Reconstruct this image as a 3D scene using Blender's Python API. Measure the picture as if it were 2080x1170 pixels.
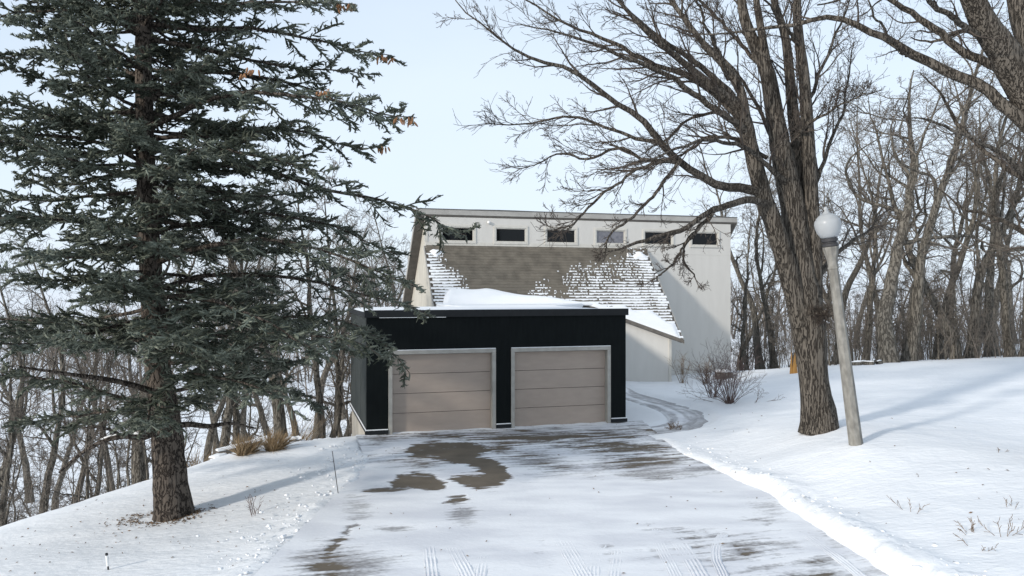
import bpy, bmesh, math, random
import numpy as np
from mathutils import Vector, Matrix

for o in list(bpy.data.objects): bpy.data.objects.remove(o)
scene = bpy.context.scene
COL = scene.collection
R_ = math.radians

# ---------------------------------------------------------------- camera
CAM_Z, F, CX, HV = 3.9, 1600.0, 1040.0, 588.0      # photo pixels (2080 wide); horizon row HV
cd = bpy.data.cameras.new('camera'); cam = bpy.data.objects.new('camera', cd); COL.objects.link(cam)
cam.location = (0, 0, CAM_Z); cam.rotation_euler = (R_(90) + (HV - 585) / F, 0, 0)
cd.sensor_width = 36; cd.lens = 36 * F / 2080; cd.clip_end = 6000; cd.clip_start = 0.1
scene.camera = cam

# ---------------------------------------------------------------- sky and sun
SUN_EL, SUN_TRAVEL = R_(21), R_(40)                # light travels towards +X and a little +Y
tx, ty = math.cos(SUN_TRAVEL), math.sin(SUN_TRAVEL)
world = bpy.data.worlds.new('World'); scene.world = world; world.use_nodes = True
wn, wl = world.node_tree.nodes, world.node_tree.links
wn.clear()
out = wn.new('ShaderNodeOutputWorld'); bg = wn.new('ShaderNodeBackground')
sky = wn.new('ShaderNodeTexSky'); sky.sky_type = 'NISHITA'; sky.sun_disc = False
sky.sun_elevation = SUN_EL; sky.sun_rotation = math.atan2(-tx, -ty) % (2 * math.pi)
sky.air_density = 1.0; sky.dust_density = 1.5; sky.ozone_density = 1.0
tc = wn.new('ShaderNodeTexCoord'); mp = wn.new('ShaderNodeMapping'); mp.inputs['Scale'].default_value = (1.0, 1.0, 2.6)
nz = wn.new('ShaderNodeTexNoise'); nz.inputs['Scale'].default_value = 1.1; nz.inputs['Detail'].default_value = 6
rp = wn.new('ShaderNodeMapRange'); rp.inputs[1].default_value = 0.3; rp.inputs[2].default_value = 0.72
rp.inputs[3].default_value = 0.60; rp.inputs[4].default_value = 0.86
sep = wn.new('ShaderNodeSeparateXYZ')
el = wn.new('ShaderNodeMapRange'); el.inputs[1].default_value = 0.0; el.inputs[2].default_value = 0.42
el.inputs[3].default_value = 0.18; el.inputs[4].default_value = 0.0
addn = wn.new('ShaderNodeMath'); addn.operation = 'ADD'; addn.use_clamp = True
mx = wn.new('ShaderNodeMix'); mx.data_type = 'RGBA'
mx.inputs[7].default_value = (4.35, 4.95, 5.65, 1)   # thin white cloud veil
wl.new(tc.outputs['Generated'], mp.inputs[0]); wl.new(mp.outputs[0], nz.inputs[0]); wl.new(nz.outputs[0], rp.inputs[0])
wl.new(tc.outputs['Generated'], sep.inputs[0]); wl.new(sep.outputs[2], el.inputs[0])
wl.new(rp.outputs[0], addn.inputs[0]); wl.new(el.outputs[0], addn.inputs[1])
wl.new(addn.outputs[0], mx.inputs[0]); wl.new(sky.outputs[0], mx.inputs[6]); wl.new(mx.outputs[2], bg.inputs[0])
bg.inputs[1].default_value = 0.1; wl.new(bg.outputs[0], out.inputs[0])
sd = bpy.data.lights.new('sun', 'SUN'); sun = bpy.data.objects.new('sun', sd); COL.objects.link(sun)
sd.energy = 1.5; sd.angle = R_(4.0); sd.color = (1.0, 0.93, 0.84)
to_sun = Vector((-tx * math.cos(SUN_EL), -ty * math.cos(SUN_EL), math.sin(SUN_EL)))
sun.rotation_euler = to_sun.to_track_quat('Z', 'Y').to_euler(); sun.location = (-30, -25, 25)
vs = scene.view_settings; vs.view_transform = 'Standard'; vs.look = 'None'; vs.gamma = 1; vs.use_curve_mapping = False
vs.exposure = 0.97
scene.render.engine = 'CYCLES'

# ---------------------------------------------------------------- numeric helpers
rng = np.random.default_rng(7)
def px(u, v, Y):
    return np.array([(u - CX) / F * Y, Y, CAM_Z - (v - HV) / F * Y])
def sstep(a, b, x):
    t = np.clip((x - a) / (b - a), 0, 1); return t * t * (3 - 2 * t)
_tab = np.random.default_rng(3).random((256, 256))
def vnoise(x, y):
    xi = np.floor(x).astype(int); yi = np.floor(y).astype(int)
    fx = x - xi; fy = y - yi; fx = fx * fx * (3 - 2 * fx); fy = fy * fy * (3 - 2 * fy)
    g = lambda i, j: _tab[i & 255, j & 255]
    return (g(xi, yi) * (1 - fx) + g(xi + 1, yi) * fx) * (1 - fy) + (g(xi, yi + 1) * (1 - fx) + g(xi + 1, yi + 1) * fx) * fy
def fbm(x, y, o=4, gain=0.5):
    s = 0; a = 1; t = 0
    for k in range(o):
        s = s + a * vnoise(x * 2 ** k + 17.3 * k, y * 2 ** k + 5.7 * k); t += a; a *= gain
    return s / t - 0.5

# ---------------------------------------------------------------- ground height
CP = np.array([
 # driveway and fore-yard
 (-3, 10, 0), (0, 8, 0), (5, 8, .0), (-3, 15, 0), (1, 14, 0), (4.6, 14, 0), (-3.6, 20, 0), (0, 20, 0), (3.6, 20, 0), (0, 2, 0),
 # left bank
 (-6.6, 15, -.44), (-5, 15, -.2), (-7.8, 12, -.46), (-5, 11, -.2), (-11, 17, -1.22), (-9.7, 18.6, -.94), (-8.2, 20, -.66),
 (-7.1, 21, -.33), (-5.4, 22, -.3), (-4.6, 21.2, -.12), (-5.6, 19, -.14), (-9, 9, -.7), (-14, 12, -1.6), (-14, 4, -1.5), (-6, 4, -.4),
 # beyond the lip
 (-5.6, 25, -1.1), (-7.5, 24, -1.6), (-9.5, 23, -2.6), (-12, 22, -3.2), (-15, 18, -2.8), (-9, 29, -3.6), (-15, 28, -5.4), (-6, 33, -2.4), (-22, 30, -7),
 (-20, 18, -4.5), (-12, 40, -6.0), (-26, 45, -8.5), (-4, 42, -3), (-2, 26, -.4), (0, 33, 0.0),
 # right bank
 (6.2, 9.5, .36), (5.6, 12, .22), (8.5, 13, .56), (7.0, 16, .72), (10.7, 16.5, .74), (7.2, 18.2, .72), (13.6, 21, .88), (9, 20, .72), (12, 10, .8), (9, 4, .5), (18, 12, 1.1),
 (5.4, 17.5, .2), (4.6, 20.5, .06), (6.0, 21, .26), (5, 22.6, .06), (4.1, 25, .12), (4.4, 29.4, .08), (6.5, 24, .24), (8.5, 26, .45),
 (20, 31, 1.12), (12.8, 31, .8), (10.7, 33, .42), (10.3, 36.5, .1), (8, 31.5, .15), (6, 31.5, .08), (16, 27, .98), (25, 25, 1.4),
 (14, 42, -.4), (25, 43, .2), (10, 48, -1.2), (35, 30, 1.6), (38, 50, -.2), (0, 50, -2),
], float)
def _tps(r2): return 0.5 * r2 * np.log(r2 + 1e-9)
def _fit():
    n = len(CP); d2 = ((CP[:, None, :2] - CP[None, :, :2]) ** 2).sum(-1)
    K = _tps(d2) + np.eye(n) * 0.4
    P = np.c_[np.ones(n), CP[:, :2]]
    A = np.zeros((n + 3, n + 3)); A[:n, :n] = K; A[:n, n:] = P; A[n:, :n] = P.T
    return np.linalg.solve(A, np.r_[CP[:, 2], 0, 0, 0])
_W = _fit()
XLk = np.array([(-20, -3.8), (6, -3.5), (10.7, -3.3), (15.7, -3.1), (18.5, -3.3), (20.9, -3.95), (30, -4.0)])
XRk = np.array([(-20, 5.6), (6, 5.4), (10.7, 5.1), (13.5, 5.0), (16.8, 4.45), (19.7, 3.85), (21.4, 3.7), (30, 3.4)])
G_O, TH = np.array([-3.873, 21.0]), R_(16.1)
dC, dS = math.cos(TH), math.sin(TH)
PATH = np.array([(3.6, 21.9), (4.6, 22.4), (5.25, 23.2), (5.35, 24.4), (5.0, 26.0), (4.55, 27.6), (4.2, 29.2), (3.9, 31.2)])
def resample(pts, K):
    pts = np.asarray(pts, float); n = len(pts)
    if n == 2:
        t = np.linspace(0, 1, K)[:, None]; return pts[0] * (1 - t) + pts[1] * t
    ext = np.vstack([2 * pts[0] - pts[1], pts, 2 * pts[-1] - pts[-2]])
    seg = np.r_[0, np.cumsum(np.linalg.norm(np.diff(pts[:, :min(3, pts.shape[1])], axis=0), axis=1))]
    s = np.linspace(0, seg[-1], K); i = np.clip(np.searchsorted(seg, s, side='right') - 1, 0, n - 2)
    t = ((s - seg[i]) / np.maximum(seg[i + 1] - seg[i], 1e-9))[:, None]
    p0, p1, p2, p3 = ext[i], ext[i + 1], ext[i + 2], ext[i + 3]
    return 0.5 * (2 * p1 + (p2 - p0) * t + (2 * p0 - 5 * p1 + 4 * p2 - p3) * t ** 2 + (3 * p1 - p0 - 3 * p2 + p3) * t ** 3)
PATHF = resample(PATH, 60)
def path_dist(x, y):
    sh = np.shape(x); x = np.ravel(x); y = np.ravel(y); d = np.full(x.shape, 99.0)
    near = (x > 0) & (x < 9) & (y > 18) & (y < 35)
    if near.any():
        dd = (x[near, None] - PATHF[:, 0]) ** 2 + (y[near, None] - PATHF[:, 1]) ** 2
        d[near] = np.sqrt(dd.min(1))
    return d.reshape(sh)
def smooth_ground(x, y):
    x = np.asarray(x, float); y = np.asarray(y, float); sh = x.shape
    xr, yr = x.ravel(), y.ravel(); z = np.zeros_like(xr)
    for s in range(0, len(xr), 20000):
        X, Y = xr[s:s + 20000], yr[s:s + 20000]
        Xc, Yc = np.clip(X, -26, 38), np.clip(Y, -6, 50)
        d2 = (Xc[:, None] - CP[:, 0]) ** 2 + (Yc[:, None] - CP[:, 1]) ** 2
        z[s:s + 20000] = _tps(d2) @ _W[:len(CP)] + _W[-3] + _W[-2] * Xc + _W[-1] * Yc
    z = np.clip(z, -9, 2.2).reshape(sh)
    far = sstep(10, 60, np.maximum(np.maximum(np.abs(x - 5) - 28, y - 45), -y - 4))
    zf = -1.5 - 7.5 * sstep(20, -25, x)
    z = z * (1 - far) + zf * far
    z = np.where((y < 0), z * (1 - sstep(0, -20, y)), z)
    return z
def ground(x, y):
    x = np.asarray(x, float); y = np.asarray(y, float)
    z = smooth_ground(x, y)
    near = sstep(70, 40, np.hypot(x, y - 15))
    z = z + near * (0.10 * fbm(x * .35, y * .45, 3) + 0.05 * fbm(x * 1.1 + 9, y * 2.0, 3) + .022 * fbm(x * 2.2 + .8 * y, y * 5.0, 3))
    xl = np.interp(y, XLk[:, 0], XLk[:, 1]); xr = np.interp(y, XRk[:, 0], XRk[:, 1])
    sl, sr = xl - x + .45 * fbm(x * 0 + 3, y * .9, 4), x - xr + .42 * fbm(x * 0 + 8, y * .8, 4)
    s = np.maximum(sl, sr)
    yf = G_O[1] + (x - G_O[0]) * math.tan(TH)
    s = np.where(y > yf + .05, np.maximum(s, .02 + (y - yf - .05) * 1.0), s)
    s = np.where((x > 3.3) & (y > 20.3), np.maximum(s, (x - 3.45) * .8), s)
    lump = fbm(x * 3.1, y * 3.1, 3); lump2 = fbm(x * 7 + 3, y * 7, 2)
    fade = sstep(22, 19, y)
    lump3 = fbm(x * 15 + 3, y * 15, 2)
    bermr = (.085 + .11 * lump + .12 * lump2 + .11 * lump3) * np.exp(-((sr - .28) / .30) ** 2) * fade * sstep(3, 7, y) * (1.0 - .55 * sstep(14, 18, y))
    berml = (.045 + .07 * lump + .07 * lump2 + .06 * lump3) * np.exp(-((sl - .35) / .38) ** 2) * sstep(19.5, 16.5, y) * sstep(2, 6, y)
    z = z + bermr + berml + near * .02 * lump * sstep(1.2, .3, np.abs(sl))
    z = -.10 + (z + .10) * sstep(-.08, .16, s)
    for qx, qy, qr in ((7.0, 15.95, .34), (7.02, 17.95, .6)): z = z + .055 * np.exp(-((x - qx) ** 2 + (y - qy) ** 2) / qr ** 2)
    pd = path_dist(x, y)
    z = np.where(pd < 1.2, (z - .10) + .10 * sstep(.55, .85, pd) , z)
    return z
def gz(x, y): return float(ground(np.array([x]), np.array([y]))[0])

# ---------------------------------------------------------------- mesh helpers
def link(o, parent=None):
    COL.objects.link(o)
    if parent is not None: o.parent = parent
    return o
def np_mesh(name, verts, faces, smooth=False):
    """faces: (M,4) or (M,3) array or list of both kinds"""
    me = bpy.data.meshes.new(name)
    fl = faces if isinstance(faces, list) else [faces]
    fl = [np.asarray(f, np.int32) for f in fl if len(f)]
    verts = np.asarray(verts, np.float32)
    me.vertices.add(len(verts)); me.vertices.foreach_set('co', verts.ravel())
    loops = np.concatenate([f.ravel() for f in fl]); tot = np.concatenate([np.full(len(f), f.shape[1], np.int32) for f in fl])
    me.loops.add(len(loops)); me.loops.foreach_set('vertex_index', loops)
    me.polygons.add(len(tot)); me.polygons.foreach_set('loop_start', np.r_[0, np.cumsum(tot)[:-1]].astype(np.int32))
    me.polygons.foreach_set('loop_total', tot)
    me.polygons.foreach_set('use_smooth', np.full(len(tot), bool(smooth)))
    me.update(calc_edges=True); return me
def mobj(name, me, mat, parent=None):
    o = bpy.data.objects.new(name, me)
    if mat is not None: me.materials.append(mat)
    return link(o, parent)
def empty(name, loc=(0, 0, 0), rz=0):
    o = bpy.data.objects.new(name, None); o.empty_display_size = .2; COL.objects.link(o)
    o.location = loc; o.rotation_euler = (0, 0, rz); return o
def tag(o, label=None, cat=None, group=None, kind=None):
    if label: o['label'] = label
    if cat: o['category'] = cat
    if group: o['group'] = group
    if kind: o['kind'] = kind
    return o
class MB:
    def __init__(s): s.v = []; s.f = []
    def add(s, vs, fs):
        b = len(s.v); s.v += [tuple(map(float, p)) for p in vs]; s.f += [tuple(b + i for i in f) for f in fs]; return s
    def box(s, x0, x1, y0, y1, z0, z1):
        return s.add([(x0, y0, z0), (x1, y0, z0), (x1, y1, z0), (x0, y1, z0), (x0, y0, z1), (x1, y0, z1), (x1, y1, z1), (x0, y1, z1)],
                     [(0, 3, 2, 1), (4, 5, 6, 7), (0, 1, 5, 4), (1, 2, 6, 5), (2, 3, 7, 6), (3, 0, 4, 7)])
    def prism(s, poly, ext):      # poly: list of 3d points, ext: extrusion vector
        n = len(poly); a = [tuple(p) for p in poly]; b = [tuple(p[i] + ext[i] for i in range(3)) for p in poly]
        return s.add(a + b, [tuple(range(n))[::-1], tuple(range(n, 2 * n))] + [(i, (i + 1) % n, n + (i + 1) % n, n + i) for i in range(n)])
    def lathe(s, prof, n=16, cx=0, cy=0, phase=0.0):
        vs = []; fs = []
        for r, z in prof:
            for k in range(n):
                a = 2 * math.pi * (k + phase) / n; vs.append((cx + r * math.cos(a), cy + r * math.sin(a), z))
        for i in range(len(prof) - 1):
            for k in range(n): fs.append((i * n + k, i * n + (k + 1) % n, (i + 1) * n + (k + 1) % n, (i + 1) * n + k))
        fs.append(tuple(range(n))[::-1]); fs.append(tuple(range((len(prof) - 1) * n, len(prof) * n)))
        return s.add(vs, fs)
    def build(s, name, mat, parent=None, bevel=0.0, smooth=False):
        me = bpy.data.meshes.new(name); me.from_pydata(s.v, [], s.f)
        bm = bmesh.new(); bm.from_mesh(me); bmesh.ops.recalc_face_normals(bm, faces=bm.faces)
        if bevel: bmesh.ops.bevel(bm, geom=list(bm.edges), offset=bevel, segments=1, affect='EDGES', clamp_overlap=True)
        bm.to_mesh(me); bm.free()
        if smooth:
            for p in me.polygons: p.use_smooth = True
        return mobj(name, me, mat, parent)
def tubes(P, R, S):
    """P (N,K,3), R (N,K) -> verts, quads"""
    N, K, _ = P.shape
    T = np.gradient(P, axis=1); T /= np.linalg.norm(T, axis=2, keepdims=True) + 1e-9
    ref = np.where(np.abs(T[:, :1, 2:3]) > .8, np.array([1., 0, 0]), np.array([0, 0, 1.])) * np.ones_like(T)
    n1 = np.cross(T, ref); n1 /= np.linalg.norm(n1, axis=2, keepdims=True) + 1e-9
    n2 = np.cross(T, n1)
    a = 2 * np.pi * np.arange(S) / S
    V = P[:, :, None, :] + R[:, :, None, None] * (np.cos(a)[None, None, :, None] * n1[:, :, None, :] + np.sin(a)[None, None, :, None] * n2[:, :, None, :])
    base = (np.arange(N) * K * S)[:, None, None]; ring = (np.arange(K - 1) * S)[None, :, None]; k = np.arange(S)[None, None, :]; k2 = (k + 1) % S
    Fq = np.stack([base + ring + k, base + ring + k2, base + ring + S + k2, base + ring + S + k], -1).reshape(-1, 4)
    return V.reshape(-1, 3), Fq
class Geo:
    def __init__(s): s.V = []; s.Q = []; s.T = []; s.n = 0
    def tube(s, P, R, S):
        if len(P) == 0: return s
        v, q = tubes(P, R, S); s.V.append(v); s.Q.append(q + s.n); s.n += len(v); return s
    def tris(s, v, t): s.V.append(v); s.T.append(t + s.n); s.n += len(v); return s
    def quads(s, v, q): s.V.append(v); s.Q.append(q + s.n); s.n += len(v); return s
    def mesh(s, name, smooth=True):
        fl = []
        if s.Q: fl.append(np.concatenate(s.Q))
        if s.T: fl.append(np.concatenate(s.T))
        return np_mesh(name, np.concatenate(s.V), fl, smooth)
def plen(P): return np.linalg.norm(np.diff(P, axis=1), axis=2).sum(1)
def sample(P, R, t):
    N, K, _ = P.shape; m = t.shape[1]
    f = t * (K - 1); i = np.clip(f.astype(int), 0, K - 2); w = (f - i)[..., None]; n = np.arange(N)[:, None]
    pos = P[n, i] * (1 - w) + P[n, i + 1] * w; T = P[n, i + 1] - P[n, i]; T = T / (np.linalg.norm(T, axis=2, keepdims=True) + 1e-9)
    rad = R[n, i] * (1 - w[..., 0]) + R[n, i + 1] * w[..., 0]
    return pos, T, rad
def spawn(P, R, m, t0, t1, L, ang, K, wob, up, g, rr=.7, rtip=.15, rmax=9., planar=None, bias=None):
    """children of every polyline; L(t, parent_len) gives the length; ang (lo, hi) degrees"""
    N = len(P)
    if N == 0: return np.zeros((0, K, 3)), np.zeros((0, K))
    t = t0 + (t1 - t0) * (np.arange(m)[None] + g.random((N, m))) / m
    pos, T, rad = sample(P, R, np.clip(t, 0, .999))
    if planar is None:
        pr = g.normal(size=(N, m, 3))
        if bias is not None: pr = pr + bias
        pr -= (pr * T).sum(-1, keepdims=True) * T
    else:
        side = np.where((np.arange(m)[None] + g.integers(0, 2, (N, 1))) % 2 == 0, 1., -1.)[..., None]
        pr = np.cross(T, np.array([0, 0, 1.])) * side + planar * g.normal(size=(N, m, 3)) * np.array([.6, .6, 1.])
        pr -= (pr * T).sum(-1, keepdims=True) * T
    pr /= np.linalg.norm(pr, axis=2, keepdims=True) + 1e-9
    a = np.radians(g.uniform(ang[0], ang[1], (N, m)))[..., None]
    D = (np.cos(a) * T + np.sin(a) * pr).reshape(-1, 3)
    ln = (L(t, plen(P)[:, None]) * g.uniform(.6, 1.25, (N, m))).reshape(-1)
    p = pos.reshape(-1, 3).copy(); C = np.zeros((N * m, K, 3)); C[:, 0] = p
    for k in range(1, K):
        D = D + wob * g.normal(size=D.shape); D[:, 2] += up; D /= np.linalg.norm(D, axis=1, keepdims=True) + 1e-9
        p = p + D * (ln / (K - 1))[:, None]; C[:, k] = p
    r0 = np.minimum(rad.reshape(-1) * rr, rmax); tt = np.linspace(0, 1, K)[None]
    return C, r0[:, None] * (1 - (1 - rtip) * tt)
def cat(*prs):
    return np.concatenate([p for p, _ in prs]), np.concatenate([r for _, r in prs])

# ---------------------------------------------------------------- materials
def mat(name, c1, c2=None, rough=.8, scale=4., stretch=(1, 1, 1), detail=5, bump=0., bscale=None, lo=.35, hi=.65, spec=.3, island=0., coord='Object', bdist=.02):
    m = bpy.data.materials.new(name); m.use_nodes = True; n, l = m.node_tree.nodes, m.node_tree.links
    b = n['Principled BSDF']; b.inputs['Roughness'].default_value = rough; b.inputs['Specular IOR Level'].default_value = spec
    b.inputs['Base Color'].default_value = (*c1, 1)
    t = n.new('ShaderNodeTexCoord'); mpp = n.new('ShaderNodeMapping'); mpp.inputs['Scale'].default_value = stretch
    l.new(t.outputs[coord], mpp.inputs[0])
    last = None
    if c2 is not None:
        nn = n.new('ShaderNodeTexNoise'); nn.inputs['Scale'].default_value = scale; nn.inputs['Detail'].default_value = detail
        l.new(mpp.outputs[0], nn.inputs[0])
        r = n.new('ShaderNodeMapRange'); r.inputs[1].default_value = lo; r.inputs[2].default_value = hi
        l.new(nn.outputs[0], r.inputs[0]); fac = r.outputs[0]
        if island:
            ge = n.new('ShaderNodeNewGeometry'); ma = n.new('ShaderNodeMath'); ma.operation = 'MULTIPLY_ADD'; ma.use_clamp = True
            sb = n.new('ShaderNodeMath'); sb.operation = 'SUBTRACT'; sb.inputs[1].default_value = .5
            l.new(ge.outputs['Random Per Island'], sb.inputs[0]); l.new(sb.outputs[0], ma.inputs[0]); ma.inputs[1].default_value = island; l.new(fac, ma.inputs[2]); fac = ma.outputs[0]
        x = n.new('ShaderNodeMix'); x.data_type = 'RGBA'; x.inputs[6].default_value = (*c1, 1); x.inputs[7].default_value = (*c2, 1)
        l.new(fac, x.inputs[0]); l.new(x.outputs[2], b.inputs['Base Color']); last = nn
    if bump:
        nb = n.new('ShaderNodeTexNoise'); nb.inputs['Scale'].default_value = bscale or scale * 3; nb.inputs['Detail'].default_value = 6
        l.new(mpp.outputs[0], nb.inputs[0])
        bp = n.new('ShaderNodeBump'); bp.inputs['Strength'].default_value = bump; bp.inputs['Distance'].default_value = bdist
        l.new(nb.outputs[0], bp.inputs['Height']); l.new(bp.outputs[0], b.inputs['Normal'])
    return m
M = {}
M['snow'] = mat('snow', (.80, .82, .84), (.75, .775, .80), rough=.75, scale=.6, stretch=(1, 1.7, 1), bump=.5, bscale=6, spec=.2, bdist=.05)
M['snow_fresh'] = mat('snow_fresh', (.82, .84, .86), (.80, .82, .84), rough=.7, scale=2, bump=.3, bscale=14, spec=.2)
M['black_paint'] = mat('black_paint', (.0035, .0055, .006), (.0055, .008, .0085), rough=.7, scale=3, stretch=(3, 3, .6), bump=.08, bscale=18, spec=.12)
M['black_paint_sunlit'] = mat('black_paint_sunlit', (.030, .037, .037), (.038, .045, .045), rough=.7, scale=2, spec=.2)  # lightened black paint: sun on the left wall put into the colour
M['black_metal'] = mat('black_metal', (.009, .011, .013), (.013, .015, .017), rough=.5, scale=6, spec=.25)
M['trim_grey'] = mat('trim_grey', (.40, .39, .36), (.33, .32, .29), rough=.6, scale=5, bump=.1)
M['door_tan'] = mat('door_tan', (.395, .33, .28), (.365, .305, .26), rough=.55, scale=2.5, stretch=(1, 1, 3), bump=.10, bscale=30, spec=.3)
M['concrete_wall'] = mat('concrete_wall', (.42, .40, .36), (.33, .31, .27), rough=.9, scale=2.2, bump=.25, bscale=20)
M['siding'] = mat('siding', (.60, .585, .55), (.57, .555, .52), rough=.75, scale=1.6, stretch=(2, 2, .4), bump=.08, bscale=20)
M['siding_warm'] = mat('siding_warm', (.54, .52, .46), (.43, .41, .365), rough=.8, scale=3, stretch=(5, 5, .5), bump=.2, bscale=14)
M['trim_light'] = mat('trim_light', (.60, .58, .53), (.54, .52, .47), rough=.6, scale=4)
M['fascia'] = mat('fascia', (.40, .39, .365), (.34, .33, .31), rough=.6, scale=3)
M['flashing'] = mat('flashing', (.10, .098, .092), rough=.45)
M['soffit'] = mat('soffit', (.15, .138, .122), (.11, .10, .09), rough=.8, scale=5)
M['shingle'] = mat('shingle', (.16, .142, .115), (.105, .093, .076), rough=.9, scale=2.0, island=.42, bump=.35, bscale=40)
M['pane'] = mat('pane', (.004, .005, .006), rough=.05, spec=.25)
M['pane_blind_reflection'] = mat('pane_blind_reflection', (.20, .20, .22), (.13, .13, .15), rough=.12, scale=6, spec=.5)  # drawn blind, with the sky's reflection painted into its pale tone
def bark(name, dark, light, scale, zs, dist=.05, rng_=(.0, .06)):
    m = bpy.data.materials.new(name); m.use_nodes = True; n, l = m.node_tree.nodes, m.node_tree.links
    b = n['Principled BSDF']; b.inputs['Roughness'].default_value = .95; b.inputs['Specular IOR Level'].default_value = .15
    t = n.new('ShaderNodeTexCoord'); nw = n.new('ShaderNodeTexNoise'); nw.inputs['Scale'].default_value = 4; nw.inputs['Detail'].default_value = 4
    l.new(t.outputs['Object'], nw.inputs[0]); va = n.new('ShaderNodeVectorMath'); va.operation = 'MULTIPLY_ADD'; va.inputs[1].default_value = (.08, .08, .3)
    l.new(nw.outputs['Color'], va.inputs[0]); l.new(t.outputs['Object'], va.inputs[2])
    mp_ = n.new('ShaderNodeMapping'); mp_.inputs['Scale'].default_value = (1, 1, zs); l.new(va.outputs[0], mp_.inputs[0])
    vo = n.new('ShaderNodeTexNoise'); vo.inputs['Scale'].default_value = scale; vo.inputs['Detail'].default_value = 3; vo.inputs['Roughness'].default_value = .6; l.new(mp_.outputs[0], vo.inputs['Vector'])
    s1 = n.new('ShaderNodeMath'); s1.operation = 'SUBTRACT'; s1.inputs[1].default_value = .5; l.new(vo.outputs[0], s1.inputs[0]); s2 = n.new('ShaderNodeMath'); s2.operation = 'ABSOLUTE'; l.new(s1.outputs[0], s2.inputs[0])
    r = n.new('ShaderNodeMapRange'); r.inputs[1].default_value = rng_[0]; r.inputs[2].default_value = rng_[1]; l.new(s2.outputs[0], r.inputs[0])
    n3 = n.new('ShaderNodeTexNoise'); n3.inputs['Scale'].default_value = 2.2; n3.inputs['Detail'].default_value = 5; l.new(t.outputs['Object'], n3.inputs[0])
    lc = n.new('ShaderNodeMix'); lc.data_type = 'RGBA'; lc.inputs[6].default_value = (*[c * .6 for c in light], 1); lc.inputs[7].default_value = (*[c * 1.15 for c in light], 1); l.new(n3.outputs[0], lc.inputs[0])
    x = n.new('ShaderNodeMix'); x.data_type = 'RGBA'; x.inputs[6].default_value = (*dark, 1); l.new(lc.outputs[2], x.inputs[7]); l.new(r.outputs[0], x.inputs[0]); l.new(x.outputs[2], b.inputs['Base Color'])
    nf = n.new('ShaderNodeTexNoise'); nf.inputs['Scale'].default_value = 40; l.new(mp_.outputs[0], nf.inputs[0])
    ad = n.new('ShaderNodeMath'); ad.operation = 'MULTIPLY_ADD'; ad.inputs[1].default_value = .35; l.new(nf.outputs[0], ad.inputs[0]); l.new(r.outputs[0], ad.inputs[2])
    bp = n.new('ShaderNodeBump'); bp.inputs['Strength'].default_value = 1; bp.inputs['Distance'].default_value = dist; l.new(ad.outputs[0], bp.inputs['Height']); l.new(bp.outputs[0], b.inputs['Normal'])
    return m
M['bark_oak'] = bark('bark_oak', (.045, .038, .032), (.145, .128, .108), 19, .075)
M['bark_twig'] = mat('bark_twig', (.050, .040, .034), (.095, .078, .064), rough=.9, scale=1.2)
M['bark_wood'] = bark('bark_wood', (.075, .067, .057), (.20, .183, .155), 15, .13, .04)
M['bark_brown'] = mat('bark_brown', (.10, .087, .075), (.19, .165, .14), rough=.95, scale=1.5)
M['bark_spruce'] = bark('bark_spruce', (.028, .023, .02), (.125, .105, .088), 12, .4, .04)
M['needle'] = mat('needle', (.034, .042, .027), (.205, .230, .185), rough=.6, scale=1.1, detail=3, lo=.36, hi=.86, island=.8, spec=.35)
M['cone'] = mat('cone', (.20, .10, .05), (.30, .16, .08), rough=.8, scale=30)
M['concrete_post'] = mat('concrete_post', (.28, .272, .248), (.17, .164, .148), rough=.9, scale=9, stretch=(1, 1, .5), bump=.3, bscale=40)
M['grass'] = mat('grass', (.20, .135, .070), (.34, .26, .165), rough=.9, scale=9, island=1.0)
M['stone'] = mat('stone', (.20, .185, .17), (.12, .11, .10), rough=.95, scale=4, bump=.5, bscale=12)
M['fresh_wood'] = mat('fresh_wood', (.55, .30, .09), (.40, .20, .06), rough=.8, scale=12, stretch=(1, 1, .12), bump=.4)
M['leaf'] = mat('leaf', (.10, .065, .04), (.18, .12, .07), rough=.9, scale=9, island=1.0)
M['white_paint'] = mat('white_paint', (.80, .80, .79), rough=.5)
M['dark_steel'] = mat('dark_steel', (.045, .045, .048), rough=.5)
def glass_globe():
    m = bpy.data.materials.new('frosted_globe'); m.use_nodes = True; n, l = m.node_tree.nodes, m.node_tree.links
    b = n['Principled BSDF']; b.inputs['Base Color'].default_value = (.62, .64, .65, 1); b.inputs['Roughness'].default_value = .3
    tr = n.new('ShaderNodeBsdfTranslucent'); tr.inputs[0].default_value = (.74, .76, .78, 1); ms = n.new('ShaderNodeMixShader'); ms.inputs[0].default_value = .5
    l.new(b.outputs[0], ms.inputs[1]); l.new(tr.outputs[0], ms.inputs[2]); l.new(ms.outputs[0], n['Material Output'].inputs[0]); return m
M['globe'] = glass_globe()
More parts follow.
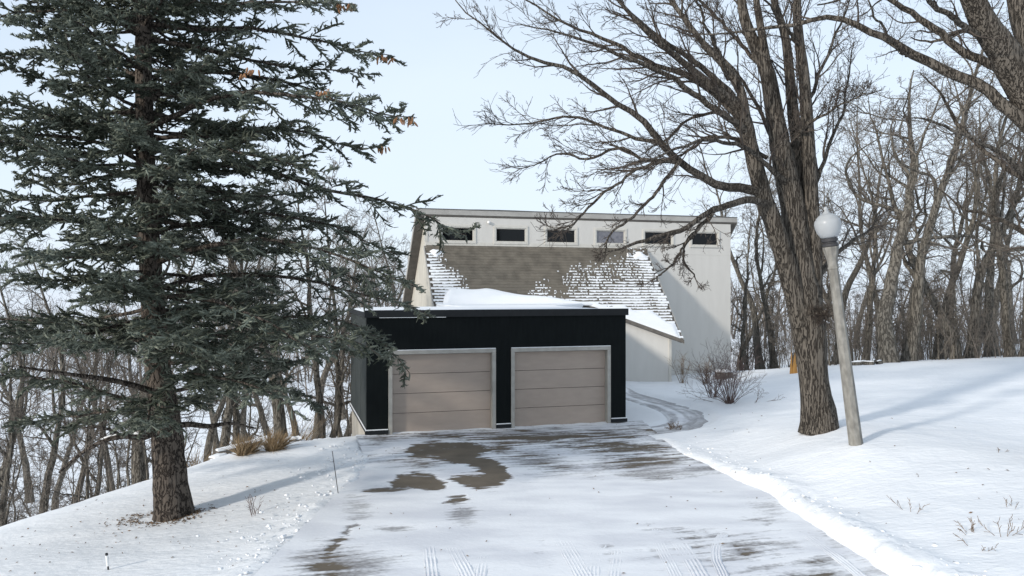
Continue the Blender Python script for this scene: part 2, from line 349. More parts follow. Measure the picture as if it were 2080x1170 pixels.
def drive_mat():
    m = bpy.data.materials.new('driveway'); m.use_nodes = True; n, l = m.node_tree.nodes, m.node_tree.links
    b = n['Principled BSDF']; b.inputs['Roughness'].default_value = .8; b.inputs['Specular IOR Level'].default_value = .25
    at = n.new('ShaderNodeAttribute'); at.attribute_name = 'bare'
    t = n.new('ShaderNodeTexCoord'); mp1 = n.new('ShaderNodeMapping'); mp1.inputs['Scale'].default_value = (1, 2.2, 1); l.new(t.outputs['Object'], mp1.inputs[0])
    nn = n.new('ShaderNodeTexNoise'); nn.inputs['Scale'].default_value = 13; nn.inputs['Detail'].default_value = 5; l.new(mp1.outputs[0], nn.inputs[0])
    ma = n.new('ShaderNodeMath'); ma.operation = 'MULTIPLY_ADD'; l.new(nn.outputs[0], ma.inputs[0]); ma.inputs[1].default_value = .55; l.new(at.outputs['Fac'], ma.inputs[2])
    r = n.new('ShaderNodeMapRange'); r.inputs[1].default_value = .50; r.inputs[2].default_value = 1.12; l.new(ma.outputs[0], r.inputs[0])
    n2 = n.new('ShaderNodeTexNoise'); n2.inputs['Scale'].default_value = 3; n2.inputs['Detail'].default_value = 8; l.new(t.outputs['Object'], n2.inputs[0])
    cc = n.new('ShaderNodeMix'); cc.data_type = 'RGBA'; cc.inputs[6].default_value = (.095, .078, .058, 1); cc.inputs[7].default_value = (.175, .147, .113, 1); l.new(n2.outputs[0], cc.inputs[0])
    sc = n.new('ShaderNodeMix'); sc.data_type = 'RGBA'; sc.inputs[6].default_value = (.66, .675, .71, 1); sc.inputs[7].default_value = (.80, .815, .835, 1); mp2 = n.new('ShaderNodeMapping'); mp2.inputs['Scale'].default_value = (.5, 1.3, 1); l.new(t.outputs['Object'], mp2.inputs[0]); n4 = n.new('ShaderNodeTexNoise'); n4.inputs['Scale'].default_value = 1.1; n4.inputs['Detail'].default_value = 6; l.new(mp2.outputs[0], n4.inputs[0]); r4 = n.new('ShaderNodeMapRange'); r4.inputs[1].default_value = .36; r4.inputs[2].default_value = .6; l.new(n4.outputs[0], r4.inputs[0]); l.new(r4.outputs[0], sc.inputs[0])
    x = n.new('ShaderNodeMix'); x.data_type = 'RGBA'; l.new(r.outputs[0], x.inputs[0]); l.new(sc.outputs[2], x.inputs[6]); rb = n.new('ShaderNodeMapRange'); rb.inputs[1].default_value = .62; rb.inputs[2].default_value = .9; l.new(at.outputs['Fac'], rb.inputs[0]); cg = n.new('ShaderNodeMix'); cg.data_type = 'RGBA'; cg.inputs[6].default_value = (.135, .128, .128, 1); l.new(rb.outputs[0], cg.inputs[0]); l.new(cc.outputs[2], cg.inputs[7]); l.new(cg.outputs[2], x.inputs[7])
    l.new(x.outputs[2], b.inputs['Base Color'])
    bp = n.new('ShaderNodeBump'); bp.inputs['Strength'].default_value = .3; bp.inputs['Distance'].default_value = .02; l.new(nn.outputs[0], bp.inputs['Height']); l.new(bp.outputs[0], b.inputs['Normal'])
    return m
M['driveway'] = drive_mat()

# ---------------------------------------------------------------- ground sheet
def axis(a, b, fine, lo, hi):
    core = np.arange(a, b + 1e-6, fine)
    def grow(start, end, sg):
        o = []; x = start; st = fine
        while (x - end) * sg < 0:
            st *= 1.12; x += sg * st; o.append(x)
        return o
    return np.array(grow(a, lo, -1)[::-1] + list(core) + grow(b, hi, 1))
xs = axis(-12.5, 13.5, .1, -1500, 1500); ys = axis(9.0, 25.0, .1, -400, 2600)
GX, GY = np.meshgrid(xs, ys)
GZ = ground(GX, GY)
nx, ny = len(xs), len(ys); idx = np.arange(nx * ny).reshape(ny, nx)
quads = np.stack([idx[:-1, :-1], idx[:-1, 1:], idx[1:, 1:], idx[1:, :-1]], -1).reshape(-1, 4)
gnd = mobj('ground', np_mesh('ground', np.stack([GX, GY, GZ], -1).reshape(-1, 3), quads, True), M['snow']); tag(gnd, kind='structure')

# ---------------------------------------------------------------- driveway sheet with swept and melted patches
def poly_sd(u, v, poly):
    p = np.asarray(poly, float); q = np.roll(p, -1, 0); d = np.full(u.shape, 1e9); ins = np.zeros(u.shape, bool)
    for (x1, y1), (x2, y2) in zip(p, q):
        ex, ey = x2 - x1, y2 - y1; t = np.clip(((u - x1) * ex + (v - y1) * ey) / (ex * ex + ey * ey), 0, 1)
        d = np.minimum(d, np.hypot(u - x1 - t * ex, (v - y1 - t * ey) * 1.6))
        c = ((y1 > v) != (y2 > v)); ins ^= c & (u < (x2 - x1) * (v - y1) / (y2 - y1 + 1e-12) + x1)
    return np.where(ins, d, -d)
# authored patch outlines, measured on the photograph's ground plane
POLY = [([(826, 914), (836, 904), (880, 899), (950, 898), (990, 906), (986, 918), (962, 926), (996, 932), (1026, 952), (1035, 970), (1012, 986), (972, 993), (936, 986), (918, 973), (944, 966), (985, 962), (968, 952), (944, 944), (905, 938), (872, 930), (840, 928)], 1.0),
        ([(796, 990), (818, 966), (842, 957), (872, 962), (884, 966), (905, 986), (890, 997), (862, 994), (836, 988)], 1.0),
        ([(906, 1022), (918, 1010), (948, 1008), (950, 1020), (932, 1024)], .9), ([(740, 1001), (775, 992), (830, 994), (800, 1000), (760, 1003)], .8), ([(660, 1124), (690, 1092), (722, 1060), (728, 1064), (700, 1096), (668, 1128)], .75)]
BLOB = [(940, 1046, 26, 18, .62), (855, 940, 30, 10, .35), (700, 1150, 95, 30, .62), (1060, 885, 120, 12, .55), (1180, 884, 150, 10, .5), (1080, 936, 48, 14, .55), (1130, 955, 40, 16, .4),
        (1240, 908, 70, 9, .55), (1310, 945, 70, 18, .62), (1330, 966, 80, 9, .6), (1200, 970, 40, 10, .3), (1430, 955, 55, 9, .5), (1720, 1085, 60, 34, .36), (1670, 1150, 45, 22, .42), (1560, 1035, 50, 20, .3),
        (800, 1076, 40, 6, .55), (730, 1040, 30, 30, .35), (620, 1140, 40, 20, .4), (1020, 905, 30, 14, .5), (1345, 885, 40, 10, .5), (1800, 1150, 60, 40, .3)]
dxs = np.arange(-4.3, 6.2, .038); dys = np.arange(7.0, 24.2, .038)
DX, DY = np.meshgrid(dxs, dys)
U = CX + F * DX / np.maximum(DY, 1); V = HV + F * CAM_Z / np.maximum(DY, 1)
wu = U + 22 * fbm(DX * 5, DY * 9, 4) + 14 * fbm(DX * 2.2, DY * 2.2, 4) + 26 * fbm(DX * .9, DY * 8, 4); wv = V + 7 * fbm(DX * 2.2 + 40, DY * 2.2, 4)
bare = np.zeros_like(DX)
streak = fbm(DX * 1.2 + .35 * DY, DY * 9 - 2.2 * DX, 4) + .9 * fbm(DX * 2.6 + 20, DY * 22 - 5.6 * DX, 4)
for poly, s in POLY: bare = np.maximum(bare, s * sstep(-6, 5, poly_sd(wu, wv, poly) + 16 * streak + 1.5))
bare = bare * (1 - .75 * sstep(.16, .34, fbm(DX * 1.1 + 60, DY * 7 + 1.5 * DX, 4)))
for (cu, cv, ru, rv, s) in BLOB:
    q = ((U - cu) / ru) ** 2 + ((V - cv) / rv) ** 2
    bare = np.maximum(bare, np.clip(s * np.exp(-q * .7) * 1.25 + streak * 1.5 * np.exp(-q * .4) * s, 0, .62))
big = fbm(DX * .35 + 5, DY * .5 + 2, 3)
grit = fbm(DX * 9, DY * 9, 4)
thin = .34 * sstep(16.0, 19.5, DY) + .30 * np.exp(-((DX - 3.7) / .9) ** 2) * sstep(17, 14, DY) + .34 * np.exp(-((DX + 2.75) / .5) ** 2) * sstep(17.5, 14, DY) + .16 * sstep(-.1, .2, big) + .22 * np.exp(-((DX + 2.3) / .8) ** 2 - ((DY - 11) / 1.2) ** 2)
longi = fbm(DX * 4.5 + .3 * DY, DY * .7, 4)
thin = thin + .13 * sstep(17, 14.5, DY) * sstep(-.02, .22, longi)
thin = thin * sstep(-.22, .10, big + .5 * fbm(DX * 1.1, DY * 2.2, 3))
bare = np.clip(bare + thin * (.85 + 2.6 * streak + 1.0 * grit) + .10 * streak + .06 * grit, 0, 1)
bare = np.maximum(bare, .85 * sstep(.0, .22, grit + .10 * streak) * np.exp(-((U - 715) / 75) ** 2 - ((V - 1152) / 26) ** 2))
DZ = .004 + .016 * (1 - bare) + .008 * fbm(DX * 2, DY * 4, 3) + .012 * np.clip(fbm(DX * .8, DY * .8, 2), 0, 1)
keep = (DY < G_O[1] + (DX - G_O[0]) * math.tan(TH) + .12) & (DX > np.interp(DY, XLk[:, 0], XLk[:, 1]) - .22) & (DX < np.interp(DY, XRk[:, 0], XRk[:, 1]) + .22)
idx = np.arange(DX.size).reshape(DX.shape)
qd = np.stack([idx[:-1, :-1], idx[:-1, 1:], idx[1:, 1:], idx[1:, :-1]], -1).reshape(-1, 4)
qd = qd[keep[:-1, :-1].ravel()]
used = np.unique(qd); rem = -np.ones(DX.size, int); rem[used] = np.arange(len(used))
drv_me = np_mesh('driveway', np.stack([DX, DY, DZ], -1).reshape(-1, 3)[used], rem[qd], True)
a_ = drv_me.attributes.new('bare', 'FLOAT', 'POINT'); a_.data.foreach_set('value', bare.ravel()[used].astype(np.float32))
drv = mobj('driveway', drv_me, M['driveway']); tag(drv, kind='structure')
# tyre tracks: ribbed ribbons of pressed snow lying on the driveway
def track(name, pix, w, ribs, h=.008, parent=drv):
    g = np.array([px(u, v, F * CAM_Z / (v - HV))[:2] for u, v in pix]); c = resample(g, 70)
    T = np.gradient(c, axis=0); T /= np.linalg.norm(T, axis=1, keepdims=True); Nn = np.stack([-T[:, 1], T[:, 0]], 1)
    JT = np.random.default_rng(int(pix[0][0])).normal(size=(70, ribs * 4 + 1)) * .5; JT[:, 0] = JT[:, -1] = -4
    nr = ribs * 4 + 1; s = np.linspace(-.5, .5, nr); prof = np.where(np.arange(nr) % 4 < 2, h * .85, -.003); prof[0] = prof[-1] = -.02
    Vv = []
    fade = np.clip(np.arange(70) / 34., 0, 1) * (.75 + .25 * sstep(-.22, .05, fbm(np.arange(70) * .23 + pix[0][0], np.zeros(70) + pix[0][1], 3)))
    for i in range(70):
        ww = w * (1 + .02 * math.sin(i * .7)); lug = .003 if i % 2 else -.003
        for j in range(nr):
            p = c[i] + Nn[i] * s[j] * ww
            Vv.append((p[0], p[1], .021 + (prof[j] + (lug if prof[j] > 0 else 0) + .004 * float(JT[i, j])) * fade[i] - .012 * (1 - fade[i])))
    ii = np.arange(70 * nr).reshape(70, nr)
    q = np.stack([ii[:-1, :-1], ii[:-1, 1:], ii[1:, 1:], ii[1:, :-1]], -1).reshape(-1, 4)
    return mobj(name, np_mesh(name, np.array(Vv), q, True), M['driveway'], parent)
track('tyre_track', [(868, 1066), (872, 1110), (880, 1180), (890, 1300)], .22, 4, .012)
track('tyre_track', [(1115, 1050), (1150, 1110), (1195, 1190), (1260, 1320)], .30, 6)
track('tyre_track', [(1275, 1060), (1225, 1100), (1205, 1150), (1205, 1230), (1210, 1330)], .26, 5, .006)
track('tyre_track', [(1320, 1062), (1342, 1110), (1375, 1175), (1440, 1320)], .22, 5)
track('tyre_track', [(1350, 1070), (1385, 1110), (1425, 1175), (1500, 1320)], .28, 5)
track('tyre_track', [(1485, 1068), (1460, 1100), (1455, 1135), (1470, 1172), (1520, 1300)], .17, 4, .012)
track('tyre_track', [(905, 1075), (925, 1120), (955, 1180), (1000, 1300)], .26, 5, .008)
track('tyre_track', [(1250, 1075), (1255, 1120), (1248, 1180), (1240, 1320)], .2, 4, .006)
track('tyre_track', [(1560, 1040), (1640, 1090), (1740, 1165), (1850, 1280)], .2, 4, .006)
track('tyre_track', [(1000, 1090), (985, 1130), (975, 1180), (968, 1300)], .2, 4, .006)

# ---------------------------------------------------------------- path to the house
c = PATHF; T = np.gradient(c, axis=0); T /= np.linalg.norm(T, axis=1, keepdims=True); Nn = np.stack([-T[:, 1], T[:, 0]], 1)
c = resample(PATH, 240); T = np.gradient(c, axis=0); T /= np.linalg.norm(T, axis=1, keepdims=True); Nn = np.stack([-T[:, 1], T[:, 0]], 1)
s = np.linspace(-.66, .66, 36); PX = c[:, None, :] + Nn[:, None, :] * s[None, :, None]
lon = np.linspace(0, 12, 240)[:, None] * np.ones((1, 36)); lat = s[None] * np.ones((240, 1))
pz = smooth_ground(PX[..., 0], PX[..., 1]) * 0
base_z = ground(c[:, 0], c[:, 1]); k_ = np.ones(15) / 15; base_z = np.convolve(np.pad(base_z, 7, mode='edge'), k_, 'valid')
pb = .82 + 1.0 * fbm(lon * 1.2, lat * 9, 4) + .5 * fbm(lon * 5, lat * 5, 3) - .7 * np.exp(-((lat - .28) / .1) ** 2) * (np.abs(lon - 4) < 5) + .35 * np.exp(-((lat + .5) / .12) ** 2) - .5 * sstep(8, 12, lon)
pb = np.clip(pb, 0, 1) * sstep(.66, .55, np.abs(lat) + .1 * fbm(lon * 3, lat * 3, 2))
pz = base_z[:, None] + .035 + .02 * (1 - pb)
pz = pz - .08 * sstep(.56, .66, np.abs(lat))
ii = np.arange(240 * 36).reshape(240, 36); q = np.stack([ii[:-1, :-1], ii[:-1, 1:], ii[1:, 1:], ii[1:, :-1]], -1).reshape(-1, 4)
pm = np_mesh('path', np.concatenate([PX, pz[..., None]], -1).reshape(-1, 3), q, True)
a_ = pm.attributes.new('bare', 'FLOAT', 'POINT'); a_.data.foreach_set('value', (pb * .62).ravel().astype(np.float32))
tag(mobj('path', pm, M['driveway']), kind='structure')

# ---------------------------------------------------------------- garage
def on_line(O, u, b=0.0):
    """distance along a facade through O (parallel to the garage front, b metres behind it) where photo column u meets it"""
    k = (u - CX) / F; ox, oy = O[0] - dS * b, O[1] + dC * b
    return (k * oy - ox) / (dC - k * dS)
gar = empty('garage', (G_O[0], G_O[1], 0), TH)
tag(gar, 'flat-roofed black two-car garage with beige overhead doors and snow on its roof', 'garage')
GW, GD, GT = 7.5, 5.2, 3.17
d1a, d1b = on_line(G_O, 789), on_line(G_O, 1007); d2a, d2b = on_line(G_O, 1038), on_line(G_O, 1240)
ZH = 2.25; TW = .105
w = MB(); w.box(0, d1a + .03, 0, .2, .05, GT); w.box(d1b - .03, d2a + .03, 0, .2, .05, GT); w.box(d2b - .03, GW, 0, .2, .05, GT)
w.box(d1a + .03, d1b - .03, .001, .2, ZH - .03, GT - .001); w.box(d2a + .03, d2b - .03, .001, .2, ZH - .03, GT - .001)
w.build('front_wall', M['black_paint'], gar)
MB().box(-.002, .18, .201, GD, .10, GT - .002).build('side_wall', M['black_paint_sunlit'], gar)
MB().box(GW - .18, GW + .002, .201, GD, .10, GT - .002).build('side_wall', M['black_paint'], gar)
MB().box(.181, GW - .181, GD - .2, GD - .003, .10, GT - .004).build('back_wall', M['black_paint'], gar)
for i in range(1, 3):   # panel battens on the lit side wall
    MB().box(-.006, -.0025, i * 1.73 - .012, i * 1.73 + .012, .16, GT - .03).build('batten', M['black_paint_sunlit'], gar)
# foundation
fb = MB(); fb.box(.03, GW - .03, .26, GD - .03, -1.6, .095); fb.build('foundation', M['concrete_wall'], gar)
fb = MB(); fb.box(.02, d1a - .01, .03, .25, -1.4, .048); fb.build('foundation_pier', M['concrete_wall'], gar)
MB().box(d1b + .01, d2a - .01, .03, .25, -.6, .048).build('foundation_pier', M['concrete_wall'], gar)
MB().box(d2b + .01, GW - .02, .03, .25, -.6, .048).build('foundation_pier', M['concrete_wall'], gar)
# base boards with a lick of snow
def ledge(x0, x1, y0, y1, z0, z1, sn=.03):
    MB().box(x0, x1, y0, y1, z0, z1).build('base_board', M['black_metal'], gar)
    MB().box(x0 + .004, x1 - .004, y0 + .004, y1 - .004, z1 + .001, z1 + sn).build('snow_ledge', M['snow_fresh'], gar, bevel=.01)
ledge(-.05, d1a - .004, -.05, -.003, .035, .13); ledge(d1b + .004, d2a - .004, -.05, -.003, .035, .13); ledge(d2b + .004, GW + .03, -.05, -.003, .035, .13)
ledge(-.05, -.004, .0, GD, .09, .15, .022)
# flat roof with fascia and snow
MB().box(-.02, GW + .02, -.02, GD + .02, GT + .001, 3.27).build('roof', M['black_metal'], gar)
fa = MB(); fa.box(-.06, GW + .06, -.062, -.021, GT - .02, 3.345); fa.build('fascia', M['black_metal'], gar)
MB().box(-.062, -.021, -.02, GD + .02, GT - .02, 3.285).build('fascia', M['black_metal'], gar)
MB().box(GW + .021, GW + .062, -.02, GD + .02, GT - .02, 3.285).build('fascia', M['black_metal'], gar)
def snow_sheet(name, poly_fn, nxx, nyy, parent, mt):
    vv = np.array([poly_fn(i / (nxx - 1), j / (nyy - 1)) for j in range(nyy) for i in range(nxx)])
    ii = np.arange(nxx * nyy).reshape(nyy, nxx); q = np.stack([ii[:-1, :-1], ii[:-1, 1:], ii[1:, 1:], ii[1:, :-1]], -1).reshape(-1, 4)
    return mobj(name, np_mesh(name, vv, q, True), mt, parent)
def grs(s_, t_):
    e = min(s_, 1 - s_, t_, 1 - t_); h = .055 * min(1, e * 14) ** .5
    return (.0 + s_ * GW, .0 + t_ * GD, 3.272 + h + .02 * float(fbm(np.array(s_ * 6.), np.array(t_ * 4.), 3)) * min(1, e * 14))
snow_sheet('roof_snow', grs, 60, 30, gar, M['snow_fresh'])
MB().box(on_line(G_O, 770), on_line(G_O, 905), -.066, -.024, GT - .032, GT - .0201).build('snow_ledge', M['snow_fresh'], gar)
# doors
rnd = random.Random(2)
for (xa, xb) in ((d1a, d1b), (d2a, d2b)):
    dr = empty('garage_door', (0, 0, 0)); dr.parent = gar
    for x0, x1 in ((xa, xa + TW), (xb - TW, xb)):
        MB().box(x0, x1, -.03, .205, .0, ZH - TW - .001).build('jamb', M['trim_grey'], dr, bevel=.004)
    MB().box(xa, xb, -.03, .205, ZH - TW, ZH).build('header', M['trim_grey'], dr, bevel=.004)
    sn = MB().box(xa + .002, xb - .002, -.028, -.003, ZH + .001, ZH + .022).build('snow_ledge', M['snow_fresh'], dr, bevel=.006)
    x0, x1 = xa + TW + .002, xb - TW - .002; n = 4; hgt = (ZH - TW - .02) / n
    for k in range(n):
        z0 = .012 + k * hgt; z1 = z0 + hgt - .012
        b = MB(); b.box(x0, x1, .15, .19, z0, z1)
        for q_ in range(3):        # faint pressed lines above and below each seam
            pa = x0 + .15 + q_ * (x1 - x0) / 3 + rnd.uniform(0, .15); b.box(pa, pa + (x1 - x0) / 3 - rnd.uniform(.25, .4), .1475, .1499, (z0 + .05) if k % 2 else (z1 - .07), (z0 + .062) if k % 2 else (z1 - .058))
        b.build('door_panel', M['door_tan'], dr, bevel=.004)
    MB().box(x0, x1, .192, .2, .0, ZH - TW).build('door_backing', M['black_metal'], dr)
    MB().box(x0, x1, .148, .185, -.01, .0115).build('door_seal', M['black_metal'], dr)
    # a drift of snow along the foot of the door
    pts = []
    L = x1 - x0
    vv = []; 
    for i in range(41):
        s_ = i / 40; h = .012 + .05 * max(0, float(fbm(np.array(s_ * 7 + xa), np.array(3.), 3)) + .25); x = x0 + s_ * L
        vv += [(x, -.02, 0.005), (x, .10, h), (x, .1475, h * .9)]
    ii = np.arange(123).reshape(41, 3); q = np.stack([ii[:-1, :-1], ii[:-1, 1:], ii[1:, 1:], ii[1:, :-1]], -1).reshape(-1, 4)
    mobj('snow_drift', np_mesh('snow_drift', np.array(vv), q, True), M['snow_fresh'], dr)

# ---------------------------------------------------------------- house
H_O = np.array([-3.61, 33.0])
house = empty('house', (H_O[0], H_O[1], 0), TH)
tag(house, 'tall grey shed-roofed house with a row of clerestory windows above a shingled roof', 'house')
HW = on_line(H_O, 1484); RW = on_line(H_O, 1311); SL = 1.133; ZR = 5.74; ZT = 7.08
TB = 2.25                                        # lower roof meets the flat link roof at b = -TB
def a_of(u, b=0.): return on_line(H_O, u, b)
win = [(897, 962), (1007, 1068), (1110, 1169), (1211, 1269), (1309, 1365), (1405, 1458)]
WN = [(a_of(l), a_of(r)) for l, r in win]; WZ0, WZ1 = 5.96, 6.55
# front wall as siding panels between the openings
xsp = [-.02]
for l, r in WN: xsp += [l - .02, r + .02]
xsp.append(HW)
w = MB()
for i in range(0, len(xsp), 2): w.box(xsp[i], xsp[i + 1], 0, .15, 5.5, ZT)
for l, r in WN: w.box(l - .02, r + .02, .0015, .15, 5.502, WZ0 - .02); w.box(l - .02, r + .02, .0015, .15, WZ1 + .02, ZT - .002)
w.build('clerestory_wall', M['siding'], house)
pw = (HW - RW + 1.2) / 5
for i in range(5):
    x0 = RW - 1.2 + i * pw
    MB().box(x0 + .0006, x0 + pw - .0006, .002, .15, -.8, 5.498).build('siding_panel', M['siding'], house)
MB().box(-.02, RW - 1.2, .02, .15, -1.5, 5.497).build('inner_wall', M['siding'], house)
MB().box(HW - .15, HW, .1505, 7.2, -1.2, 1.0).build('end_wall', M['siding'], house)
# windows
for i, (l, r) in enumerate(WN):
    wi = empty('window', (0, 0, 0)); wi.parent = house
    f = MB()
    f.box(l - .10, r + .10, -.03, -.002, WZ1, WZ1 + .10); f.box(l - .10, r + .10, -.045, -.002, WZ0 - .11, WZ0)
    f.box(l - .10, l, -.03, -.002, WZ0 + .001, WZ1 - .001); f.box(r, r + .10, -.03, -.002, WZ0 + .001, WZ1 - .001)
    f.build('frame', M['trim_light'], wi, bevel=.004)
    f = MB(); t = .04
    f.box(l, r, .0, .06, WZ1 - t, WZ1 + .015); f.box(l, r, .0, .06, WZ0 - .015, WZ0 + t * .6); f.box(l - .015, l + t, .001, .059, WZ0 + .025, WZ1 - t - .001); f.box(r - t, r + .015, .001, .059, WZ0 + .025, WZ1 - t - .001)
    f.build('sash', M['trim_light'], wi)
    MB().box(l + .03, r - .03, .035, .045, WZ0 + .02, WZ1 - .03).build('pane', M['pane_blind_reflection'] if i == 3 else M['pane'], wi)
MB().box(-.02, RW, -.02, -.001, ZR + .02, ZR + .16).build('base_trim', M['trim_light'], house)
MB().box(-.06, .07, -.022, -.0015, ZR + .161, ZT - .05).build('corner_board', M['trim_light'], house)
MB().lathe([(.001, 6.72), (.05, 6.72), (.07, 6.76), (.05, 6.82), (.001, 6.84)], 12, a_of(992), -.06).build('wall_light', M['white_paint'], house)
# main shed roof: ridge at the front, falling steeply behind
FO, LO, RO = .07, -.40, .30
ZF = 7.30
def main_z(b): return ZF - .02 - (b + FO) * .98
rf = MB(); rf.prism([(LO, -FO + .03, ZF - .06), (LO, 6.6, main_z(6.6)), (LO, 6.6, main_z(6.6) - .24), (LO, -FO + .03, ZF - .30)], (HW + RO - LO, 0, 0)); rf.build('main_roof', M['soffit'], house)
MB().box(LO - .012, HW + RO + .012, -FO, -FO + .028, ZF - .25, ZF - .03).build('fascia', M['fascia'], house)
MB().box(LO - .02, HW + RO + .02, -FO - .02, -FO + .05, ZF - .028, ZF).build('drip_edge', M['flashing'], house)
for xx in (LO - .034, HW + RO + .006):
    MB().prism([(xx, -FO + .03, ZF - .05), (xx, 6.6, main_z(6.6) + .02), (xx, 6.6, main_z(6.6) - .25), (xx, -FO + .03, ZF - .31)], (.028, 0, 0)).build('rake_board', M['fascia'], house)
def mrs(s_, t_):
    e = min(s_, 1 - s_) * 30; e2 = min(t_ * 25, 1); h = .10 * min(1, e) ** .5 * e2 ** .5 + .05 * float(fbm(np.array(s_ * 9.), np.array(t_ * 3.), 3)) * min(1, e)
    b = -FO - .0 + t_ * 6.9; return (LO + s_ * (HW + RO - LO), b, max(ZF + .004, 0) + h - max(0, b + FO - .05) * .98)
snow_sheet('roof_snow', mrs, 90, 40, house, M['snow_fresh'])
MB().box(.02, HW - .01, -.005, .0, 6.98, 7.0).build('soffit_trim', M['soffit'], house)
MB().prism([(LO + .005, -FO + .031, 7.0), (LO + .005, -.004, 7.0), (LO + .005, -.004, 7.02), (LO + .005, -FO + .031, 7.02)], (HW + RO - LO - .01, 0, 0)).build('soffit_board', M['soffit'], house)
# left gable wall as vertical boards
bw = .24; b0 = -TB
def gable_top(b):
    return (ZR + b * SL - .03) if b < -.02 else min(ZT - .10, main_z(b) - .26)
k = 0; b = b0
while b < 6.4:
    e = min(b + bw, 6.45); zb = -4.0
    ta, tb_ = gable_top(b + .003), gable_top(e - .003)
    if b < 0 <= e: tb_ = ta = gable_top(-.03)
    MB().prism([(-.03, b + .003, zb), (-.03, e - .003, zb), (-.03, e - .003, tb_), (-.03, b + .003, ta)], (.08, 0, 0)).build('siding_board', M['siding_warm'], house)
    b = e
gable_fill = MB().prism([(.051, b0 + .02, -4), (.051, 6.4, -4), (.051, 6.4, .4), (.051, .2, main_z(.2) - .3), (.051, .0, 5.5), (.051, b0 + .02, ZR - TB * SL - .15)], (.05, 0, 0)).build('gable_backing', M['siding'], house)
MB().box(-.045, -.005, -.0, 6.4, -4, -3.98).build('base_flashing', M['flashing'], house)
# rear and right end closing walls
MB().prism([(HW - .15, .16, 1.0), (HW - .15, 6.3, 1.0), (HW - .15, .16, 6.6)], (.148, 0, 0)).build('end_gable', M['siding'], house)
# ---- lower shingled roof
DG = (3.47 - 2.72) / 2.195
def rz_(t): return ZR - t * SL
def eave_t(a): return TB if a < RW - (3.47 - TB) / DG else 3.47 - (RW - a) * DG
poly = [(-.06, 0), (RW, 0), (RW, 3.47), (RW - (3.47 - TB) / DG, TB), (-.06, TB)]
top = [(a, -t, rz_(t) - .02) for a, t in poly]
MB().prism(top, (0, .08, -.10)).build('roof_deck', M['soffit'], house)
low = empty('lower_roof', (0, 0, 0)); low.parent = house
EXP, SW = .158, .20; slope_len = math.hypot(1, SL); ct, st = 1 / slope_len, SL / slope_len
def drift(a):                    # snow drift outline on the roof: height up the slope above the eave, in metres of t
    return np.interp(a, [-1, .25, .4, .7, 1.2, 2.2, 2.9, 4.5, 6.0, 7.2, 12], [0, 0, .36, .62, .67, .65, .52, .34, .16, .02, 0])
SHV = []
for v_ in range(3):
    m_ = MB(); wv = SW * 1.005; d_ = .225; th = .022 + .002 * v_
    m_.add([(-wv / 2, 0, .018), (wv / 2, 0, .018), (wv / 2, 0, .018 + th), (-wv / 2, 0, .018 + th), (-wv / 2, d_ * ct, d_ * st), (wv / 2, d_ * ct, d_ * st), (wv / 2, d_ * ct - .002, d_ * st + .006), (-wv / 2, d_ * ct - .002, d_ * st + .006)],
           [(0, 1, 2, 3), (3, 2, 6, 7), (1, 5, 6, 2), (0, 3, 7, 4), (0, 4, 5, 1), (4, 7, 6, 5)])
    me = bpy.data.meshes.new('shingle'); me.from_pydata(m_.v, [], m_.f); me.materials.append(M['shingle']); SHV.append((np.array(m_.v), np.array(m_.f), me))
sh_list = []; g2 = np.random.default_rng(11)
ncourse = int(3.47 * slope_len / EXP) + 1
for r in range(ncourse):
    t = 3.47 - .01 - r * EXP / slope_len
    if t < .02: continue
    a = -.06 + (SW * .5 if r % 2 else 0) + g2.uniform(-.03, .03)
    while a < RW - .02:
        if t <= eave_t(a) + .02 and a - SW / 2 > -.12 and a + SW / 2 < RW + .06:
            sh_list.append((a, t, g2.integers(0, 3), g2.uniform(0, .003)))
        a += SW + .002
def snow_cov(a, t):              # how much snow lies in the courses
    left = 1.0 * sstep(1.15, -.2, a - .45 * (t - .3) + .0) * sstep(.15, .5, t)
    right = .92 * sstep(.45, 3.5, t + .26 * (a - 5.2)) * sstep(1.8, 6.5, a)
    far = sstep(8.2, 9.8, a + .0) * sstep(.2, .7, t) * 1.0
    return max(left, right, far)
order = sorted(range(len(sh_list)), key=lambda i: -(sh_list[i][1] * 1.0) + (3 if (drift(sh_list[i][0]) > eave_t(sh_list[i][0]) - sh_list[i][1]) else 0))
single = set(order[:300])
Vs, Fs, nb_ = [], [], 0; SV, SF, sb_ = [], [], 0
